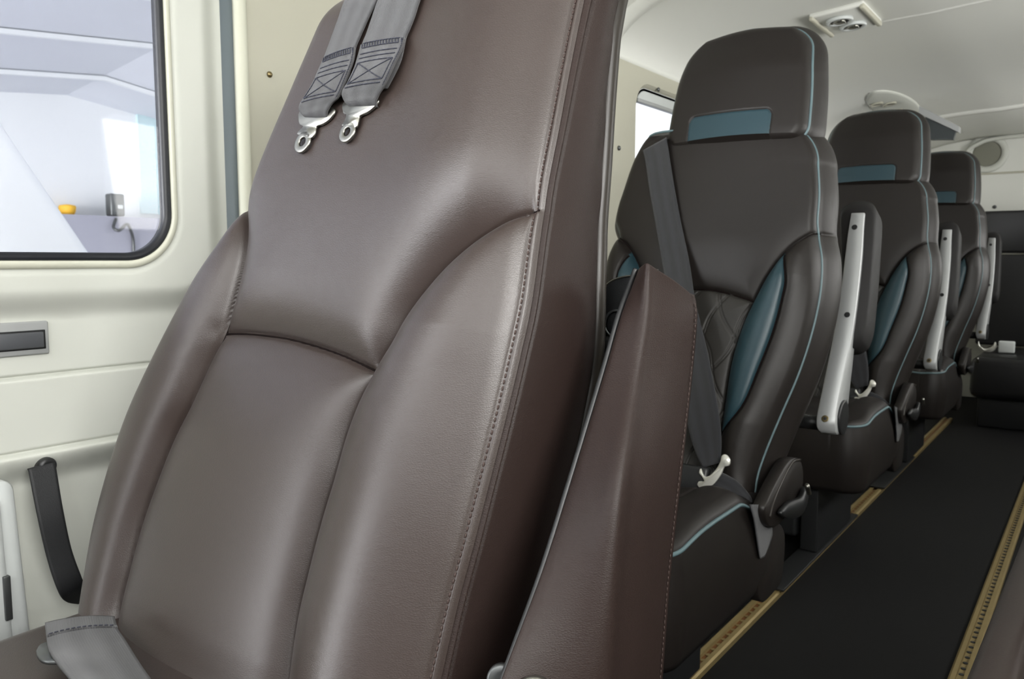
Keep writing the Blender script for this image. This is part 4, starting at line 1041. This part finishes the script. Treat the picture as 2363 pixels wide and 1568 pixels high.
# padded upper arm behind the bar
pO = BF.tr([(1939, 600), (1937, 520), (1938, 488), (1950, 470), (1985, 460), (2010, 466), (2021, 485), (2020, 530), (2012, 640), (2002, 744), (1994, 775), (1984, 790), (1960, 800), (1942, 780)], -.012)
pO = smooth(pO, 5, True); cn = pO.mean(0)
rings = []
for sc2, w in ((.86, -.012), (1, -.020), (1, -.07), (.93, -.082), (.6, -.086)):
    q = cn + (pO - cn) * sc2; rings.append(BF.to(q[:, 0], q[:, 1], np.full(len(q), w)))
mk('armrest_pad', *loft(rings), MT['blackpad'], bar)
q0 = BF.to(LL[ir, 0], LL[ir, 1], -.045); V, F2 = tube([q0 - [.05, 0, 0], q0 + [.004, .0, 0]], .014, 14); mk('pivot_shaft', V, F2, MT['blackp'], bar)

# ---- three-point belt
def onS(p, off):
    w = off
    for _ in range(4):
        q = onP(p[0], p[1], PF.p0 + PF.n * w, PF.n); u, v = (q - PF.p0) @ PF.eu, (q - PF.p0) @ PF.ev
        w = off + float(s_height(np.array([u]), np.array([min(v, vtopS)]))[0])
    return q
belt = empty('seat_belt', (XS, SY, .35), 'charcoal three-point belt across the first passenger seat with bright latch plate', 'seat belt', 'belts worn diagonally across the passenger seats')
L = [(1484, 348), (1490, 372), (1500, 440), (1514, 520), (1528, 600), (1545, 700), (1560, 800), (1574, 900), (1592, 1000), (1608, 1050), (1622, 1080)]
R = [(1538, 318), (1545, 360), (1558, 440), (1573, 520), (1590, 600), (1606, 700), (1630, 800), (1648, 890), (1660, 960), (1665, 1020), (1662, 1068)]
offs = [.004, .004, .004, .004, .010, .02, .025, .025, .02, .015, .012]
eL = smooth([onP(*p, PF.p0 + PF.n * (o + .012), PF.n) for p, o in zip(L, offs)], 6); eR = smooth([onP(*p, PF.p0 + PF.n * (o + .016), PF.n) for p, o in zip(R, offs)], 6)
# strap starts over the shoulder and tucks behind
eL = np.concatenate([[eL[0] - PF.n * .06], [eL[0] + PF.ev * .002 - PF.n * .03], eL]); eR = np.concatenate([[eR[0] - PF.n * .06], [eR[0] + PF.ev * .002 - PF.n * .03], eR])
V, F2, uv = ribbon(eL, eR, .0018, PF.n, 10); mk('shoulder_webbing', V, F2, MT['belt'], belt, uvs=uv)
BYP = lambda p, d=0: onP(p[0], p[1], PF.p0 + PF.n * (.03 + d), PF.n)
lat = [(1618, 1082), (1626, 1100), (1640, 1098), (1655, 1082), (1664, 1065), (1667, 1052), (1676, 1050), (1685, 1062), (1682, 1075), (1672, 1078), (1664, 1095), (1650, 1115), (1640, 1122), (1618, 1126), (1610, 1120), (1614, 1112), (1626, 1112), (1620, 1100), (1614, 1092)]
P3 = smooth([BYP(p, .012) for p in lat], 3, True)
V, F2 = loft([P3 - PF.n * .0025, P3 + PF.n * .0015, P3.mean(0) + (P3 - P3.mean(0)) * .98 + PF.n * .0025]); mk('latch_plate', V, F2, MT['chrome'], belt)
eL = smooth([BYP(p, .0) for p in [(1665, 1090), (1700, 1110), (1728, 1140), (1738, 1160)]], 5); eR = smooth([BYP(p, .0) for p in [(1632, 1130), (1660, 1140), (1690, 1158), (1715, 1168)]], 5)
V, F2, uv = ribbon(eL, eR, .0018, PF.n, 8); mk('lap_webbing', V, F2, MT['belt'], belt, uvs=uv)
sd = lambda p: onX(p[0], p[1], -.425)
eL = smooth([sd(p) for p in [(1728, 1165), (1738, 1200), (1745, 1245), (1752, 1290)]], 5); eR = smooth([sd(p) for p in [(1765, 1165), (1775, 1190), (1780, 1235), (1762, 1285)]], 5)
V, F2, uv = ribbon(eL, eR, .002, (1, 0, 0), 8); mk('tail_webbing', V, F2, MT['belt'], belt, uvs=uv)
V, F2 = frame_box(onP(1590, 1110, PF.p0 + PF.n * .03, PF.n), (PF.eu, PF.ev, PF.n), .07, .055, .02, .006); mk('buckle', V, F2, MT['blackp'], belt)

def copy_tree(o, parent=None):
    c = o.copy(); COL.objects.link(c); c.parent = parent
    for ch in [x for x in bpy.data.objects if x.parent == o]: copy_tree(ch, c)
    return c
D2, D3 = 1.04, 2.16
for dy, lb, lb2 in ((D2, 'second passenger seat from the front, between two raised silver armrests', 'dark belt on the second passenger seat, its pale latch near the silver armrest pivot'),
                    (D3, 'third and farthest single passenger seat, just before the black rear bench', 'dark belt on the third passenger seat, mostly hidden by the seat before it')):
    s2 = copy_tree(seat); s2.location.y += dy; s2['label'] = lb
    if dy == D2:
        b2 = copy_tree(belt); b2.location.y += dy; b2['label'] = lb2

# ================================================================== REAR BENCH
YB = 4.62
bench = empty('rear_bench', (0, YB - .2, 0), 'black leather bench seat across the back of the cabin below the rear wall', 'bench')
zt = onY(2290, 487, YB)[2]; xl = -.52
zs = onY(2300, 586, YB - .0)[2]; zc = onY(2300, 800, 4.35)[2]
bx('backrest', (xl, .5, YB, YB + .12, zs + .004, zt), MT['bench'], bench, bev=.014); bx('backrest_lower', (xl, .5, YB - .004, YB + .12, zc - .02, zs - .004), MT['bench'], bench, bev=.012)
fy = 4.05
zc = onY(2300, 812, 4.35)[2]; zf = onY(2300, 925, fy)[2]
bx('cushion', (-.47, .5, fy, YB + .02, zf, zc), MT['bench'], bench, bev=.035)
bx('base', (-.44, .47, fy + .06, YB, .0, zf + .005), MT['blackp'], bench, bev=.01)
# buckles on the bench
t = empty('bench_belt', tuple(onY(2290, 812, 4.30)), 'pale belt hardware with a white tag lying on the rear bench', 'seat belt')
z_ = zc + .001
P3 = smooth([onY(*p, 4.28) for p in [(2258, 788), (2262, 800), (2275, 806), (2290, 800), (2296, 790), (2300, 800), (2290, 812), (2272, 812), (2258, 803)]], 3, True)
V, F2 = loft([P3, P3 + [0, .012, 0]]); mk('latch_plate', V, F2, MT['chrome'], t)
a0, a1 = onY(2303, 814, 4.28), onY(2343, 789, 4.28)
bx('belt_tag', (a0[0], a1[0], 4.27, 4.30, a0[2], a1[2]), MT['white'], t, bev=.006)

# ================================================================== FLOOR TRACKS
def track(name, x, y0, y1, w, label, holes='track', chan='track'):
    t = empty(name, (x, y0, 0), label, 'seat track', 'seat tracks let into the carpet')
    mb = MB(); P = [(-w, 0), (-w, .010), (-w * .8, .013), (-w * .35, .013), (-w * .3, .006), (w * .3, .006), (w * .35, .013), (w * .8, .013), (w, .010), (w, 0)]
    V, F2 = loft([[(x + a, y, b) for a, b in P] for y in (y0, y1)]); mk('rail', V, F2, MT['track'], t, flat=True)
    V, F2 = box_bm(x - w * .34, x + w * .34, y0, y1, .0055, .0066); mk('channel', V, F2, MT[chan], t, flat=True)
    if holes:
        mb = MB(); y = y0 + .02
        while y < min(y1, 3.3): mb.add(*disc((x, y, .0066), (0, 0, 1), w * .26, .0012, 12)); y += .0254
        o = mb.build('lock_hole', MT[holes], t); o['kind'] = 'stuff'
    return t
XT2 = -.170
track('seat_track', -.565, .5, 4.2, .019, 'brass-coloured perforated rail in the floor beside the passenger seats', 'track', 'trackdark')
track('seat_track', XT2, .5, 4.0, .017, 'perforated gold rail in the floor across the aisle at the right edge', 'blackp', 'track')
for y_a, y_b, lb in ((1.74, 2.40, 'black cover strip over the floor rail beneath the second passenger seat'), (2.74, 3.25, 'black cover strip over the floor rail beneath the third passenger seat')):
    o = bx('rail_cover', (-.592, -.538, y_a, y_b, .0135, .02), MT['blackp'], None, bev=.002); tag(o, lb, 'rail cover', 'rail covers')
# cable along the track
cb = smooth([onZ(1795, 1335, .012), onZ(1850, 1298, .012), (onZ(1880, 1285, .012)), onZ(1905, 1262, .012), onZ(1945, 1215, .012), onZ(1960, 1200, .012)], 6)
V, F2 = tube(cb, .004, 8); tag(mk('floor_cable', V, F2, MT['blackpad']), 'thin dark cable lying on the carpet along the rail between the first two seats', 'cable')

# ================================================================== RIGHT-HAND SEAT (armrest lowered, only its edge in the photo)
rs = copy_tree(seat); rs.location = (.17, SY - .1, 0); rs['label'] = 'seat across the aisle at the right edge, its brown leather armrest folded down'
del rs['group']
for ch in [x for x in bpy.data.objects if x.parent == rs and x.name.startswith('armrest_bar')]:
    for g in [x for x in bpy.data.objects if x.parent == ch]: bpy.data.objects.remove(g)
    bpy.data.objects.remove(ch)
az = CAMZ - .36
P = [(-.125, -.06), (-.122, -.01), (-.112, -.001), (-.102, .001), (-.09, .0), (-.082, -.002), (-.076, -.006), (-.07, -.016), (-.066, -.06)]
a = onZ(2221, 1568, az); b = onZ(2363, 1222, az)
rr = []
for y in np.concatenate([[a[1] - .35, a[1] - .34], np.linspace(a[1] - .3, b[1] + .12, 24), [b[1] + .15, b[1] + .155]]):
    xb = a[0] + (b[0] - a[0]) * (y - a[1]) / (b[1] - a[1]); e = 1 if (y > a[1] - .345 and y < b[1] + .152) else .8
    PR = [(0, -.07), (0, -.012), (.003, -.003), (.010, 0), (.022, .002), (.030, .003), (.036, .001), (.040, -.006), (.042, -.02), (.040, -.07)]
    rr.append([(xb + (p_[0] - .02) * e + .02, y, az + p_[1] * e - (1 - e) * .03) for p_ in PR])
V, F2 = loft(rr); mk('armrest', V, F2, MT['pilot'], rs)
